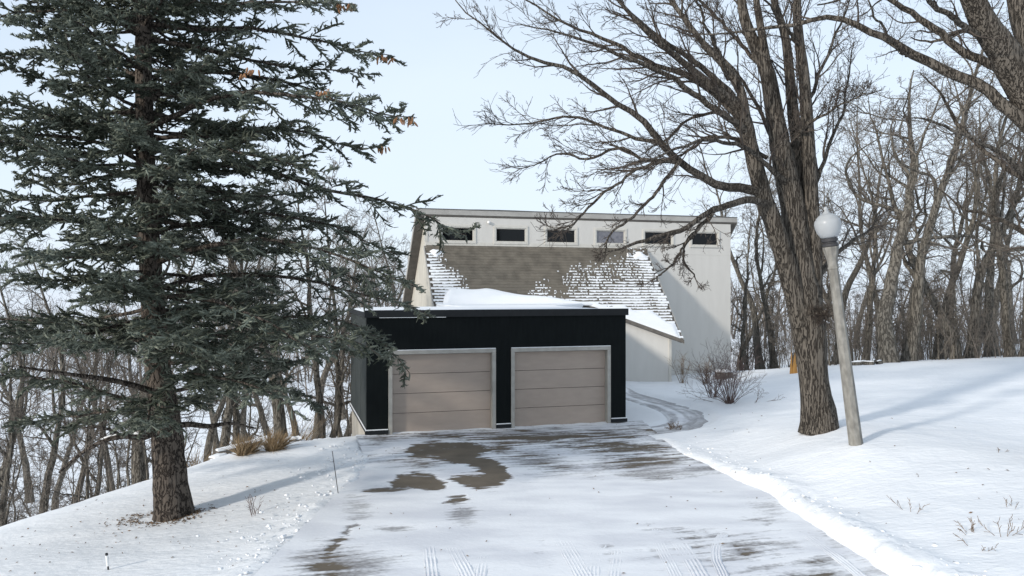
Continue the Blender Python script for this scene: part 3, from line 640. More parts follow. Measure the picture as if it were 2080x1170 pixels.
for i, (a, t, v_, lift) in enumerate(sh_list):
    sv, sf, me = SHV[v_]
    p = np.array([a, -t, rz_(t) + .002 + lift])
    if i in single:
        o = bpy.data.objects.new('shingle', me); link(o, low); o.location = p
    else:
        Vs.append(sv + p); Fs.append(sf + nb_); nb_ += 8
    cv0 = snow_cov(a, t) + .9 * float(fbm(np.array(a * 1.5), np.array(t * 2.4), 3))
    for (fa_, fb_) in ((-.5, -.17), (-.17, .17), (.17, .5)):     # snow lying on the exposed face, against the butt above
        cv = cv0 + g2.normal(0, .19) * (1 if cv0 < .75 else .5)
        if snow_cov(a, t) < .10: continue
        if .2 < cv < .5 and g2.random() < .4:     # a thread of snow in the joint
            q = [(a + SW * fa_ + dx_, -t + e * ct - .043 * st, rz_(t) + lift + e * st + .043 * ct) for e in (.01, EXP) for dx_ in (-.006, .006)]; SV.append(np.array(q)); SF.append(np.array([(0, 1, 3, 2)]) + sb_); sb_ += 4
        if cv < .34: continue
        e1 = EXP * 1.03; e0 = EXP * (1 - min(.78, .10 + .70 * (cv - .3) + g2.uniform(-.06, .06))); xa_, xb_ = a + SW * fa_ * 1.06, a + SW * fb_ * 1.06; up_ = .040 + .002 * v_
        q = []
        for e, hh in ((e0, up_ - .008), (e0 + .025, up_ + .006), (e1, up_ + .010)):
            for xx in (xa_, xb_): q.append((xx, -t + e * ct - hh * st, rz_(t) + lift + e * st + hh * ct))
        SV.append(np.array(q)); SF.append(np.array([(0, 1, 3, 2), (2, 3, 5, 4)]) + sb_); sb_ += 6
o = mobj('shingle_field', np_mesh('shingle_field', np.concatenate(Vs), np.concatenate(Fs)), M['shingle'], low); tag(o, kind='stuff')
o = mobj('snow_in_courses', np_mesh('snow_in_courses', np.concatenate(SV), np.concatenate(SF)), M['snow_fresh'], low); tag(o, kind='stuff')
# smooth drift where the roof meets the flat link roof, and the clean sheet at the low right corner
def dr_fn(s_, t_):
    a = .22 + s_ * 7.2; h = float(drift(a)) * (1 + .06 * math.sin(a * 3)); tt = TB - t_ * h
    bul = .13 * math.sin(math.pi * min(1, t_ * 1.0) ** .8) * min(1, h * 3) + .06 * min(1, h * 4)
    edge = min(1, (1 - t_) * 6) * min(1, min(s_, 1 - s_) * 25)
    return (a, -tt - .02 - bul * edge * .8, rz_(tt) + .03 + bul * edge * .7 - (1 - edge) * .02)
snow_sheet('snow_drift', dr_fn, 80, 14, low, M['snow_fresh'])
def lo_fn(s_, t_):
    a = RW - 3.62 + s_ * 3.58; et = eave_t(a) - .005; top_h = .62 + .12 * math.sin(a * 5); tt = et - t_ * top_h * min(1, .15 + 1.4 * s_)
    e = min(1, (1 - t_) * 5) * min(1, min(s_, 1 - s_) * 20) * min(1, t_ * 8 + .3)
    return (a, -tt - .02 - .05 * e, rz_(tt) + .012 + .06 * e)
snow_sheet('snow_sheet', lo_fn, 40, 12, low, M['snow_fresh'])
for (ca, ct_, ra, rt) in ((.38, .30, .24, .13), (RW - .42, .32, .34, .16), (RW - .95, .30, .12, .08)):     # clumps under the trim
    vv = [(ca, -ct_ - .06, rz_(ct_) + .12)]; n = 18
    for rr, hh in ((.6, .1), (1.0, .0)):
        for k in range(n):
            th_ = 2 * math.pi * k / n; w_ = rr * (1 + .22 * math.sin(3 * th_ + ca) + .1 * math.sin(7 * th_)); tt = ct_ - rt * w_ * math.sin(th_)
            vv.append((ca + ra * w_ * math.cos(th_), -tt - hh * .5, rz_(tt) + .03 + hh * .6))
    tr_ = [(0, 1 + k, 1 + (k + 1) % n) for k in range(n)]; qq = [(1 + k, 1 + n + k, 1 + n + (k + 1) % n, 1 + (k + 1) % n) for k in range(n)]
    mobj('snow_clump', np_mesh('snow_clump', np.array(vv), [np.array(tr_), np.array(qq)], True), M['snow_fresh'], low)
# rake boards of the lower roof and the slanted eave fascia
def rake(x, thick, t1):
    MB().prism([(x, 0, rz_(0) + .0), (x, -t1, rz_(t1) + .0), (x, -t1, rz_(t1) - .15), (x, 0, rz_(0) - .15)], (thick, 0, 0)).build('rake_board', M['fascia'], low)
rake(RW + .03, .03, 3.5); rake(-.095, .03, TB)
P1 = np.array([RW + .06, -3.50]); P2 = np.array([RW - (3.47 - TB) / DG, -TB - .02]); z1, z2 = rz_(3.47), rz_(TB)
nrm = np.array([P2[1] - P1[1], -(P2[0] - P1[0])]); nrm = nrm / np.linalg.norm(nrm); nrm = nrm * (-1 if nrm[1] > 0 else 1) * .03
MB().prism([(*P1, z1 + .02), (*P2, z2 + .02), (*P2, z2 - .13), (*P1, z1 - .13)], (nrm[0], nrm[1], 0)).build('eave_fascia', M['soffit'], low)
# wall under the slanted eave
Q1 = np.array([RW - .42, -3.18]); Q2 = P2 + np.array([0, .12]); nrm2 = -nrm / .03 * .12
def wz(p): return ZR + p[1] * SL - .14
NB = 5
for k in range(NB):
    p, q = Q1 + (Q2 - Q1) * (k / NB + .0002), Q1 + (Q2 - Q1) * ((k + 1) / NB - .0002)
    MB().prism([(*p, -.6), (*q, -.6), (*q, wz(q)), (*p, wz(p))], (nrm2[0], nrm2[1], 0)).build('siding_panel', M['siding'], house)
MB().box(Q1[0] - .05, Q1[0] + .06, Q1[1] - .03, Q1[1] + .08, -.6, wz(Q1) - .01).build('corner_board', M['trim_light'], house)
MB().prism([(Q1[0] - .02, Q1[1] + .09, -.6), (Q1[0] - .02, -.003, -.6), (Q1[0] - .02, -.003, 5.5), (Q1[0] - .02, Q1[1] + .09, wz(Q1 + np.array([0, .09])))], (-.1, 0, 0)).build('side_wall', M['siding'], house)
# flat link between garage and house
def g2h(x, y):
    p = G_O + np.array([dC, dS]) * x + np.array([-dS, dC]) * y - H_O; return np.array([p @ np.array([dC, dS]), p @ np.array([-dS, dC])])
ga, gb = g2h(GW - .3, GD + .03), g2h(3.7, GD + .03)
lk = [(.02, -TB + .05), (RW - (3.47 - TB) / DG - .3, -TB + .05), tuple(ga), tuple(gb)]
MB().prism([(a, b, -1.8) for a, b in lk], (0, 0, 4.95)).build('link_wall', M['siding'], house)
lkr = [(a * 1.0, b, 3.155) for a, b in lk]
MB().prism(lkr, (0, 0, .175)).build('link_roof_snow', M['snow_fresh'], house, bevel=.04)


# ================================================================ trees
UP = np.array([0, 0, 1.])
def trace(pts, K, Y):
    """pts: (u, v, width_px, depth offset) measured on the photograph at trunk depth Y"""
    a = np.array([[*px(p[0], p[1], Y + p[3]), p[2] / F * (Y + p[3]) / 2] for p in pts]); r = resample(a, K)
    return r[:, :3], np.maximum(r[:, 3], .004)
def rough_limb(P, amt, g):
    K = len(P); n = np.cumsum(g.normal(size=(K, 3)), 0); n -= np.linspace(0, 1, K)[:, None] * n[-1]; return P + n * amt / math.sqrt(K)
def bark_tube(G, P, R, S, g, amp=.08):
    """one thick limb with uneven, ridged cross-section"""
    v, q = tubes(P[None], R[None], S); K = len(P); v = v.reshape(K, S, 3)
    lob = 1 + amp * (.6 * np.sin(np.arange(S) * 2 * np.pi / S * 3 + g.random() * 6)[None] * .4 + g.normal(size=(K, S)) * .35)
    v = P[:, None] + (v - P[:, None]) * lob[..., None]
    G.quads(v.reshape(-1, 3), q)
def make_tree(name, label, category, base, trunk_me, crown_me, tm, cm, group=None):
    t = empty(name, base); tag(t, label, category, group)
    mobj('trunk', trunk_me, tm, t); mobj('crown', crown_me, cm, t); return t
def shift(me, base):
    n = len(me.vertices); co = np.empty(n * 3, np.float32); me.vertices.foreach_get('co', co)
    co = co.reshape(-1, 3) - np.array(base, np.float32); me.vertices.foreach_set('co', co.ravel()); me.update(); return me

# ---------------------------------------------------------------- the multi-stemmed oak beside the lamp post
def build_oak():
    g = np.random.default_rng(21); Y = 18.0
    stems = [
     ([(1664, 880, 80, 0), (1664, 850, 72, 0), (1657, 800, 60, 0), (1650, 740, 58, 0), (1645, 680, 66, 0), (1636, 620, 70, 0), (1628, 560, 60, .05), (1619, 490, 54, .05), (1612, 420, 50, .1), (1590, 323, 42, .1), (1571, 215, 34, .2), (1558, 143, 30, .2), (1533, 90, 24, .3), (1511, 30, 20, .3), (1500, -60, 14, .4), (1480, -190, 6, .6)], 46, 40),
     ([(1632, 660, 44, -.1), (1612, 590, 42, -.15), (1592, 520, 38, -.2), (1570, 450, 36, -.3), (1554, 410, 34, -.3), (1538, 350, 32, -.35), (1524, 295, 29, -.4), (1514, 245, 26, -.5), (1493, 212, 22, -.55), (1440, 170, 17, -.8), (1380, 120, 13, -1.1), (1310, 60, 10, -1.4), (1240, -20, 6, -1.7), (1190, -90, 3, -2)], 40, 26),
     ([(1650, 640, 40, .2), (1648, 560, 36, .25), (1646, 480, 34, .3), (1642, 420, 32, .35), (1630, 341, 28, .4), (1614, 251, 24, .5), (1605, 161, 20, .5), (1595, 72, 17, .6), (1572, 0, 13, .7), (1560, -90, 8, .8), (1530, -190, 4, .8)], 36, 22),
     ([(1654, 600, 32, .0), (1655, 500, 30, -.05), (1650, 420, 28, -.05), (1642, 280, 25, 0), (1634, 161, 22, 0), (1623, 72, 19, .1), (1620, -10, 15, .1), (1632, -100, 9, .2), (1650, -200, 4, .3)], 34, 22),
     ([(1516, 240, 20, -.5), (1500, 172, 17, -.5), (1457, 118, 14, -.4), (1421, 79, 12, -.3), (1385, 30, 10, -.2), (1350, -20, 8, 0), (1310, -110, 4, .2)], 24, 14),
     ([(1558, 130, 18, .2), (1543, 40, 15, .1), (1536, -20, 12, 0), (1545, -130, 5, 0)], 18, 12)]
    limbs = [
     [(1560, 400, 20, -.3), (1520, 380, 19, -.5), (1474, 373, 18, -.8), (1438, 359, 17, -1.0), (1385, 323, 15, -1.2), (1345, 287, 14, -1.4), (1306, 237, 13, -1.6), (1259, 212, 11, -1.8), (1205, 172, 10, -2.0), (1151, 140, 8.5, -2.2), (1097, 122, 7, -2.3), (1044, 100, 5.5, -2.4), (1000, 68, 4, -2.5), (954, 32, 3, -2.6), (925, 0, 2, -2.6)],
     [(1350, 292, 9, -1.4), (1284, 282, 7.5, -1.3), (1223, 258, 6, -1.2), (1166, 244, 5, -1.1), (1108, 248, 4, -1.0), (1050, 252, 3, -1), (985, 250, 1.6, -1)],
     [(1388, 326, 8, -1.2), (1313, 327, 7, -.9), (1259, 302, 6, -.6), (1205, 325, 5, -.5), (1150, 312, 4, -.4), (1095, 330, 2.5, -.4), (1045, 350, 1.5, -.4)],
     [(1385, 325, 8, -1.2), (1330, 335, 7, -1.5), (1290, 350, 6, -1.7), (1245, 382, 5.5, -1.9), (1200, 418, 5, -2.0), (1160, 455, 3.4, -2.1), (1120, 470, 1.6, -2.2)],
     [(1385, 328, 8, -1.2), (1345, 377, 7, -1.6), (1300, 428, 6, -2.0), (1262, 466, 5, -2.2), (1236, 492, 3.6, -2.3), (1228, 530, 1.6, -2.3)],
     [(1570, 425, 17, -.3), (1532, 414, 15, -.7), (1490, 420, 14, -1.1), (1455, 431, 13, -1.4), (1418, 453, 11, -1.7), (1375, 475, 10, -1.9), (1310, 490, 7.5, -2.2), (1262, 503, 5, -2.4), (1215, 515, 2, -2.5)],
     [(1445, 436, 8, -1.5), (1420, 470, 7, -1.6), (1392, 500, 6, -1.7), (1390, 530, 5, -1.7), (1408, 560, 3, -1.8), (1420, 585, 1.4, -1.8)],
     [(1420, 455, 6, -1.6), (1385, 505, 5, -1.8), (1360, 540, 4, -2.0), (1330, 560, 2.4, -2.1), (1310, 580, 1.2, -2.1)],
     [(1515, 270, 15, -.5), (1470, 235, 13, -.9), (1402, 187, 12, -1.3), (1349, 154, 10, -1.6), (1291, 126, 9, -1.9), (1234, 104, 7.5, -2.1), (1187, 83, 6, -2.3), (1122, 65, 4, -2.4), (1060, 50, 2, -2.5)],
     [(1510, 240, 15, -.4), (1474, 203, 13, -.4), (1402, 151, 11, -.4), (1313, 118, 9, -.3), (1259, 88, 8, -.2), (1198, 65, 6.5, 0), (1133, 40, 5, 0), (1062, 0, 3, .1), (1000, -40, 1.5, .1)],
     [(1503, 215, 14, -.5), (1474, 182, 13, -.6), (1410, 130, 11, -.8), (1345, 83, 9.5, -1.0), (1277, 22, 7, -1.2), (1225, -30, 5, -1.4), (1150, -80, 2, -1.5)],
     [(1505, 190, 12, -.4), (1482, 152, 11, -.2), (1424, 93, 9, .1), (1385, 36, 7.5, .4), (1345, -15, 5, .6), (1290, -80, 2, .8)],
     [(1600, 380, 12, 0), (1560, 340, 10, -.6), (1500, 300, 9, -1.2), (1440, 290, 7, -1.8), (1385, 300, 5.5, -2.3), (1330, 320, 4, -2.7), (1270, 330, 2, -3)],
     [(1560, 320, 9, -.3), (1500, 285, 8, .3), (1452, 282, 7, .8), (1405, 310, 5, 1.2), (1350, 330, 3, 1.5), (1300, 360, 1.5, 1.6)],
     [(1530, 320, 9, -.3), (1480, 250, 8, .4), (1420, 245, 6, .9), (1350, 290, 4, 1.2), (1310, 310, 2, 1.3)],
     [(1590, 330, 9, .1), (1530, 185, 7, 1.2), (1480, 120, 6, 1.8), (1420, 60, 4, 2.4), (1370, 10, 2, 2.8)],
     [(1480, 160, 8, -.8), (1440, 70, 6, -1.5), (1425, 10, 5, -2), (1400, -60, 2, -2.4)],
     [(1640, 420, 10, .3), (1670, 330, 8, .8), (1700, 250, 6, 1.2), (1720, 170, 4, 1.6), (1735, 90, 2, 2)],
     [(1630, 220, 9, .1), (1660, 150, 7, .3), (1690, 70, 5, .6), (1720, 10, 3, .9), (1750, -60, 1.5, 1)],
     [(1625, 100, 8, .1), (1585, 40, 6, -.5), (1540, -10, 4, -1), (1500, -60, 2, -1.4)],
     [(1610, 300, 8, .4), (1660, 250, 6, -.6), (1710, 210, 4, -1.4), (1760, 190, 2, -2)],
     [(1550, 140, 9, .2), (1490, 80, 7, .9), (1440, 20, 6, 1.3), (1380, -40, 3, 1.7)],
     [(1660, 560, 14, .1), (1690, 520, 11, .8), (1720, 500, 8, 1.4), (1760, 470, 5, 2), (1800, 430, 2, 2.6)],
     [(1640, 650, 7, -.3), (1665, 640, 6, -.5), (1678, 650, 4, -.6)]]
    G = Geo(); LP, LR = [], []
    for pts, K, S in stems:
        P, R = trace(pts, K, Y); bark_tube(G, P, R, S, g)
        i0 = K // 3; q = resample(np.c_[P[i0:], R[i0:]], 24); LP.append(q[:, :3]); LR.append(q[:, 3])
    for pts in limbs:
        P, R = trace(pts, 24, Y); P = rough_limb(P, .10, g); G.tube(P[None], R[None], 8); LP.append(P); LR.append(R)
    LP, LR = np.array(LP), np.array(LR)
    # knots and burls
    t_me = G.mesh('trunk')
    C = Geo(); lowi = np.isin(np.arange(len(LP)), (10, 11, 12, 13)); A1 = (LP[~lowi], LR[~lowi]); A0 = (LP[lowi], LR[lowi]); leftish = np.array([-.45, 0, .1])
    b1 = spawn(*A1, 13, .14, .98, lambda t, L: (.35 + .75 * (1 - t)) * np.minimum(L, 5.) * .34, (20, 44), 11, .11, .02, g, rr=.55, rmax=.026, bias=leftish)
    b1 = cat(b1, spawn(*A0, 6, .2, .98, lambda t, L: (.35 + .75 * (1 - t)) * np.minimum(L, 4.) * .30, (20, 44), 11, .11, -.01, g, rr=.5, rmax=.018))
    b2 = spawn(*b1, 6, .2, 1, lambda t, L: L * .48 * (1.15 - .6 * t), (20, 44), 8, .13, .02, g, rr=.6, rmax=.011, bias=leftish * .6)
    b3 = spawn(*b2, 4, .2, 1, lambda t, L: np.clip(L * .50 * (1.1 - .5 * t), .12, .5), (20, 48), 5, .15, .03, g, rr=.65, rmax=.006)
    b3k = g.random(len(b3[0])) < .9; b3 = (b3[0][b3k], b3[1][b3k])
    b4 = spawn(*b3, 1, .3, .9, lambda t, L: np.clip(L * .5, .06, .2), (25, 55), 3, .2, .03, g, rr=.8, rmax=.004)
    tipt = spawn(*A1, 7, .80, 1, lambda t, L: .65 + 0 * t, (10, 34), 7, .14, .03, g, rr=.8, rmax=.009); tip2 = spawn(*tipt, 4, .1, 1, lambda t, L: L * .45, (20, 50), 5, .18, .03, g, rr=.7, rmax=.005)
    C.tube(b1[0], np.maximum(b1[1], .006), 4)
    for b, s_, mn in ((b2, 3, .0052), (b3, 3, .0044), (b4, 3, .0036), (tipt, 3, .0048), (tip2, 3, .004)): C.tube(b[0], np.maximum(b[1], mn), s_)
    c_me = C.mesh('crown'); base = px(1664, 860, Y); shift(t_me, base); shift(c_me, base)
    t = make_tree('oak_tree', 'big bare many-stemmed oak with deeply furrowed bark beside the lamp post', 'tree', base, t_me, c_me, M['bark_oak'], M['bark_twig'])
    # broken snag holding snow
    p = px(1668, 655, Y - .45) - base
    m_ = MB(); m_.lathe([(.02, -.05), (.075, -.02), (.08, .03), (.03, .05)], 10); kn = m_.build('knot', M['bark_spruce'], t, smooth=True); kn.location = p + np.array([-.02, 0.05, .0]); kn.rotation_euler = (R_(80), 0, R_(20))
    s_ = MB().box(-.09, .09, -.035, .035, 0, .03).build('snow_ledge', M['snow_fresh'], t, bevel=.012); s_.location = p + np.array([.06, -.08, .02]); s_.rotation_euler = (0, R_(28), 0)
build_oak()

# ---------------------------------------------------------------- leaning oak at the top of the bank, trunk just outside the frame
def build_edge_oak():
    g = np.random.default_rng(33); Y = 14.5
    bx, by = px(2178, 860, Y)[:2]; bz = gz(bx, by); vb = HV + (CAM_Z - bz + .15) / Y * F
    stems = [([(2178, vb, 110, 0), (2172, vb - 60, 92, 0), (2162, 640, 84, 0), (2150, 500, 84, 0), (2135, 400, 84, 0), (2115, 305, 80, 0), (2092, 230, 76, 0), (2060, 170, 74, 0), (2025, 105, 68, -.1), (1990, 55, 60, -.2), (1968, 10, 54, -.3), (1930, -80, 38, -.5), (1890, -210, 12, -.6)], 44, 36),
             ([(2140, 480, 50, .2), (2145, 380, 50, .5), (2135, 280, 52, .8), (2100, 160, 50, 1.0), (2068, 60, 48, 1.2), (2045, -40, 36, 1.3), (2030, -160, 14, 1.5)], 28, 20)]
    limbs = [[(2105, 275, 34, 0), (2062, 238, 30, 0), (2030, 210, 27, .1), (2000, 182, 25, .2), (1930, 150, 23, .4), (1880, 130, 21, .5), (1840, 112, 20, .6), (1800, 88, 17, .7), (1760, 72, 15, .8), (1700, 48, 13, .9), (1660, 44, 11, 1.0), (1600, 55, 9, 1.2), (1540, 64, 7, 1.4), (1480, 66, 5, 1.5), (1420, 70, 2, 1.6)],
             [(2050, 140, 22, .4), (2000, 120, 20, .7), (1950, 92, 18, .9), (1900, 50, 16, 1.0), (1850, 15, 13, 1.2), (1790, -5, 10, 1.3), (1720, 0, 6, 1.4), (1660, 10, 3, 1.5)],
             [(2125, 420, 16, -.2), (2060, 330, 13, -.7), (2010, 290, 10, -1.0), (1940, 260, 7, -1.3), (1880, 240, 4, -1.5), (1830, 235, 2, -1.6)],
             [(2125, 400, 15, .3), (2050, 350, 12, .8), (1990, 310, 10, 1.2), (1930, 250, 8, 1.6), (1900, 190, 5, 1.9), (1870, 150, 2, 2)],
             [(1985, 70, 16, -.3), (1930, 20, 13, -.8), (1870, -20, 9, -1.2), (1800, -50, 4, -1.5)],
             [(2070, 120, 16, 1), (2020, 80, 13, 1.6), (1960, 70, 10, 2.0), (1900, 85, 6, 2.4), (1850, 75, 2.5, 2.6)],
             [(2140, 520, 18, .1), (2070, 470, 14, 1), (2020, 440, 10, 1.8), (1960, 420, 6, 2.6), (1900, 380, 3, 3.4)],
             [(1840, 112, 8, .6), (1790, 60, 6, .0), (1770, 10, 4, -.4), (1760, -40, 2, -.6)]]
    G = Geo(); LP, LR = [], []
    for pts, K, S in stems:
        pts = [(u + 14, v, w_ * .84, d) for u, v, w_, d in pts]; P, R = trace(pts, K, Y); bark_tube(G, P, R, S, g)
        i0 = K // 3; q = resample(np.c_[P[i0:], R[i0:]], 24); LP.append(q[:, :3]); LR.append(q[:, 3])
    for pts in limbs:
        P, R = trace(pts, 24, Y); R = R * .88; P = rough_limb(P, .10, g); G.tube(P[None], R[None], 10); LP.append(P); LR.append(R)
    LP, LR = np.array(LP), np.array(LR); t_me = G.mesh('trunk')
    C = Geo()
    b1 = spawn(LP, LR, 9, .1, .98, lambda t, L: (.35 + .7 * (1 - t)) * np.minimum(L, 4.5) * .28, (35, 70), 9, .22, .02, g, rr=.5, rmax=.022)
    b2 = spawn(*b1, 6, .2, 1, lambda t, L: L * .5 * (1.1 - .5 * t), (30, 65), 6, .24, .02, g, rr=.6, rmax=.010)
    b3 = spawn(*b2, 4, .2, 1, lambda t, L: np.clip(L * .55, .08, .4), (30, 65), 4, .25, .02, g, rr=.65, rmax=.0055)
    for b, s_, mn in ((b1, 4, .0035), (b2, 3, .003), (b3, 3, .0024)): C.tube(b[0], np.maximum(b[1], mn), s_)
    c_me = C.mesh('crown'); base = np.array([bx, by, bz]); shift(t_me, base); shift(c_me, base)
    make_tree('oak_tree', 'thick rough-barked leaning oak sending one long limb over toward the many-stemmed oak', 'tree', base, t_me, c_me, M['bark_oak'], M['bark_twig'])
build_edge_oak()

# ---------------------------------------------------------------- blue-green spruce
def build_spruce():
    g = np.random.default_rng(5); Y = 15.0
    base = px(352, 1052, Y)
    tp = [(352, 1075, 90, 0), (352, 1045, 78, 0), (348, 1000, 68, 0), (342, 930, 62, 0), (336, 850, 56, 0), (322, 760, 50, 0), (314, 680, 46, 0), (306, 560, 42, 0), (299, 430, 38, 0), (294, 300, 35, 0), (291, 150, 31, 0), (290, 0, 27, 0), (290, -200, 21, 0), (292, -450, 13, 0), (294, -700, 5, 0)]
    P, R = trace(tp, 60, Y); G = Geo(); bark_tube(G, P, R, 32, g, .10)
    zs = P[:, 2]
    def tpos(z): return np.array([np.interp(z, zs, P[:, 0]), np.interp(z, zs, P[:, 1]), z])
    BP, BR = [], []
    def vz(v): return CAM_Z - (v - HV) / F * Y
    # right-hand boughs measured on the photograph
    tr = [[(292, -20, 0), (420, 10, -.2), (560, 6, -.4), (660, 5, -.5), (722, 8, -.6)],
          [(291, 45, 0), (400, 60, .2), (520, 62, .3), (640, 85, .4), (720, 104, .4), (796, 112, .4)],
          [(292, 80, 0), (420, 100, .5), (560, 130, .8), (670, 145, 1), (756, 152, 1.1)],
          [(292, 260, 0), (380, 215, -.5), (480, 180, -.9), (600, 190, -1.2), (720, 212, -1.3), (790, 232, -1.3), (843, 238, -1.3)],
          [(293, 215, 0), (400, 150, .6), (520, 160, 1.0), (640, 185, 1.3), (740, 225, 1.5), (800, 240, 1.5)],
          [(294, 285, 0), (400, 268, .3), (520, 258, .4), (620, 268, .5), (700, 298, .5), (750, 303, .5), (783, 290, .5)],
          [(295, 310, 0), (400, 305, -.8), (520, 310, -1.3), (600, 330, -1.6), (660, 350, -1.7)],
          [(298, 350, 0), (420, 330, .4), (540, 345, .7), (660, 380, .9), (760, 400, 1.0), (830, 425, 1.0), (872, 442, 1.0), (915, 470, 1.0), (948, 478, 1.0)],
          [(300, 440, 0), (420, 425, .6), (560, 430, 1.0), (690, 460, 1.3), (770, 500, 1.5), (816, 524, 1.5)],
          [(305, 540, 0), (420, 500, -.3), (540, 490, -.5), (650, 510, -.7), (760, 550, -.9), (850, 585, -.9)],
          [(308, 590, 0), (440, 560, .5), (580, 560, .9), (720, 590, 1.1), (800, 612, 1.2), (872, 642, 1.2)],
          [(316, 720, 0), (440, 680, .2), (560, 650, .4), (660, 650, .6), (740, 676, .8), (790, 715, .9), (832, 758, .9)],
          [(318, 740, 0), (440, 730, -.5), (560, 690, -.9), (660, 680, -1.0), (740, 700, -1.1), (775, 725, -1.1)],
          [(326, 800, 0), (420, 780, .6), (520, 775, 1.0), (600, 800, 1.3), (650, 830, 1.4)],
          [(320, 780, 0), (400, 760, -1), (480, 770, -1.7), (560, 800, -2.1), (600, 840, -2.2)],
          [(300, 470, 0), (440, 460, 1.2), (580, 500, 2.0), (700, 560, 2.5), (760, 590, 2.6)],
          [(306, 640, 0), (420, 620, 1.2), (560, 640, 2.0), (660, 680, 2.4), (720, 720, 2.6)],
          [(310, 600, 0), (420, 610, -1.2), (520, 640, -2.0), (600, 690, -2.4), (650, 720, -2.5)],
          # left-hand ones
          [(322, 830, 0), (220, 800, -.4), (120, 775, -.6), (0, 760, -.8), (-90, 760, -.9)],
          [(312, 700, 0), (200, 665, -.3), (90, 650, -.5), (-40, 650, -.6), (-150, 665, -.7)],
          [(300, 480, 0), (180, 450, .4), (60, 440, .6), (-60, 450, .8), (-180, 470, .9)],
          [(296, 330, 0), (200, 290, -.6), (80, 280, -1.0), (-40, 295, -1.2), (-140, 310, -1.3)],
          [(292, 160, 0), (200, 120, .2), (80, 110, .4), (-40, 125, .5)], [(291, 60, 0), (180, 30, -.3), (60, 30, -.5), (-60, 45, -.6)],
          [(326, 850, 0), (230, 835, .7), (120, 845, 1.2), (20, 870, 1.5)]]
    for k, b in enumerate(tr):
        q = resample(np.array([px(u, v, Y + d) for u, v, d in b]), 18); q = rough_limb(q, .07, g); L = np.linalg.norm(np.diff(q, axis=0), axis=1).sum()
        BP.append(q); BR.append((.022 + .007 * L) * (1 - .88 * np.linspace(0, 1, 18)))
    # whorls all round
    z = base[2] + 2.5; zt = zs[-1]
    k = 0
    while z < zt - .4:
        hfrac = (z - base[2]) / (zt - base[2])
        Lmax = 4.9 * (1 - hfrac) ** .75 * min(1, .62 + .5 * hfrac * 3) + .25
        nbr = 6
        ph = g.random() * 6.28
        for j in range(nbr):
            az = ph + j * 2 * math.pi / nbr + g.normal(0, .22)
            right = math.cos(az)
            L = Lmax * g.uniform(.72, 1.02) * (.92 if right > .5 else 1)
            if abs(right) > .6 and z < 9.5 and g.random() < .42: continue
            if z < base[2] + 3.6 and g.random() < .35: continue
            K = 18; s_ = np.linspace(0, 1, K); el = R_(g.uniform(4, 20)) - R_(16) * (1 - hfrac)
            r_ = L * s_; zz = L * (math.sin(el) * s_ - (.20 + .12 * g.random()) * (1 - hfrac * .8) * s_ ** 1.6 + .22 * s_ ** 3.2)
            p0 = tpos(z + g.normal(0, .08)); azc = az + .12 * g.normal() * s_
            q = np.stack([p0[0] + r_ * np.cos(azc), p0[1] + r_ * np.sin(azc), p0[2] + zz], 1)
            q = rough_limb(q, .06, g); BP.append(q); BR.append((.018 + .007 * L) * (1 - .88 * s_))
        z += .30 + .14 * g.random() if z < 9.8 else .95
    BP, BR = np.array(BP), np.array(BR)
    G.tube(BP, BR, 6)
    for pts in ([(328, 868, 16, 0), (292, 888, 13, -.5), (250, 886, 11, -.75), (205, 898, 9, -.9), (160, 925, 7, -1.0), (120, 960, 4, -1.1)], [(250, 886, 7, -.75), (215, 870, 5, -1.0), (170, 868, 3, -1.2)], [(345, 868, 15, 0), (385, 862, 12, .3), (425, 866, 10, .6), (470, 860, 7, .9), (520, 870, 3, 1.2)], [(326, 800, 14, 0), (240, 775, 11, -.8), (140, 760, 8, -1.5), (40, 745, 4, -2)]):
        pp, rr_ = trace(pts, 16, Y); G.tube(pp[None], rr_[None], 7); dd = spawn(pp[None], rr_[None], 14, .2, 1, lambda t, L: .25 + .3 * g.random(t.shape), (35, 75), 6, .2, -.02, g, rr=.4, rmax=.008); G.tube(dd[0], np.maximum(dd[1], .003), 4)
    # dead stubs low on the trunk
    st_ = spawn(P[None, 3:22], R[None, 3:22], 26, 0, 1, lambda t, L: .18 + .5 * g.random(t.shape), (65, 100), 6, .15, -.02, g, rr=.2, rmax=.014); G.tube(st_[0], st_[1], 5)
    sec = spawn(BP, BR, 25, .18, 1, lambda t, L: np.clip(L * .25 * (1.12 - t) ** .6, .14, .95), (38, 68), 6, .09, -.035, g, rr=.5, rmax=.009, planar=.35)
    ter = spawn(*sec, 11, .10, 1, lambda t, L: np.clip(L * .34 * (1.15 - .7 * t), .06, .24), (35, 65), 3, .13, .015, g, rr=.7, rmax=.004, planar=.45)
    ter0 = spawn(BP, BR, 22, .3, 1, lambda t, L: .10 + .14 * g.random(t.shape), (30, 80), 4, .1, .03, g, rr=.3, rmax=.004)
    qua = spawn(*ter, 3, .2, 1, lambda t, L: np.clip(L * .6, .05, .12), (35, 70), 2, .08, .0, g, rr=1, planar=.6)
    # drop a share at random so that sky shows between boughs
    C = Geo()
    C.tube(sec[0], np.maximum(sec[1], .003), 3)
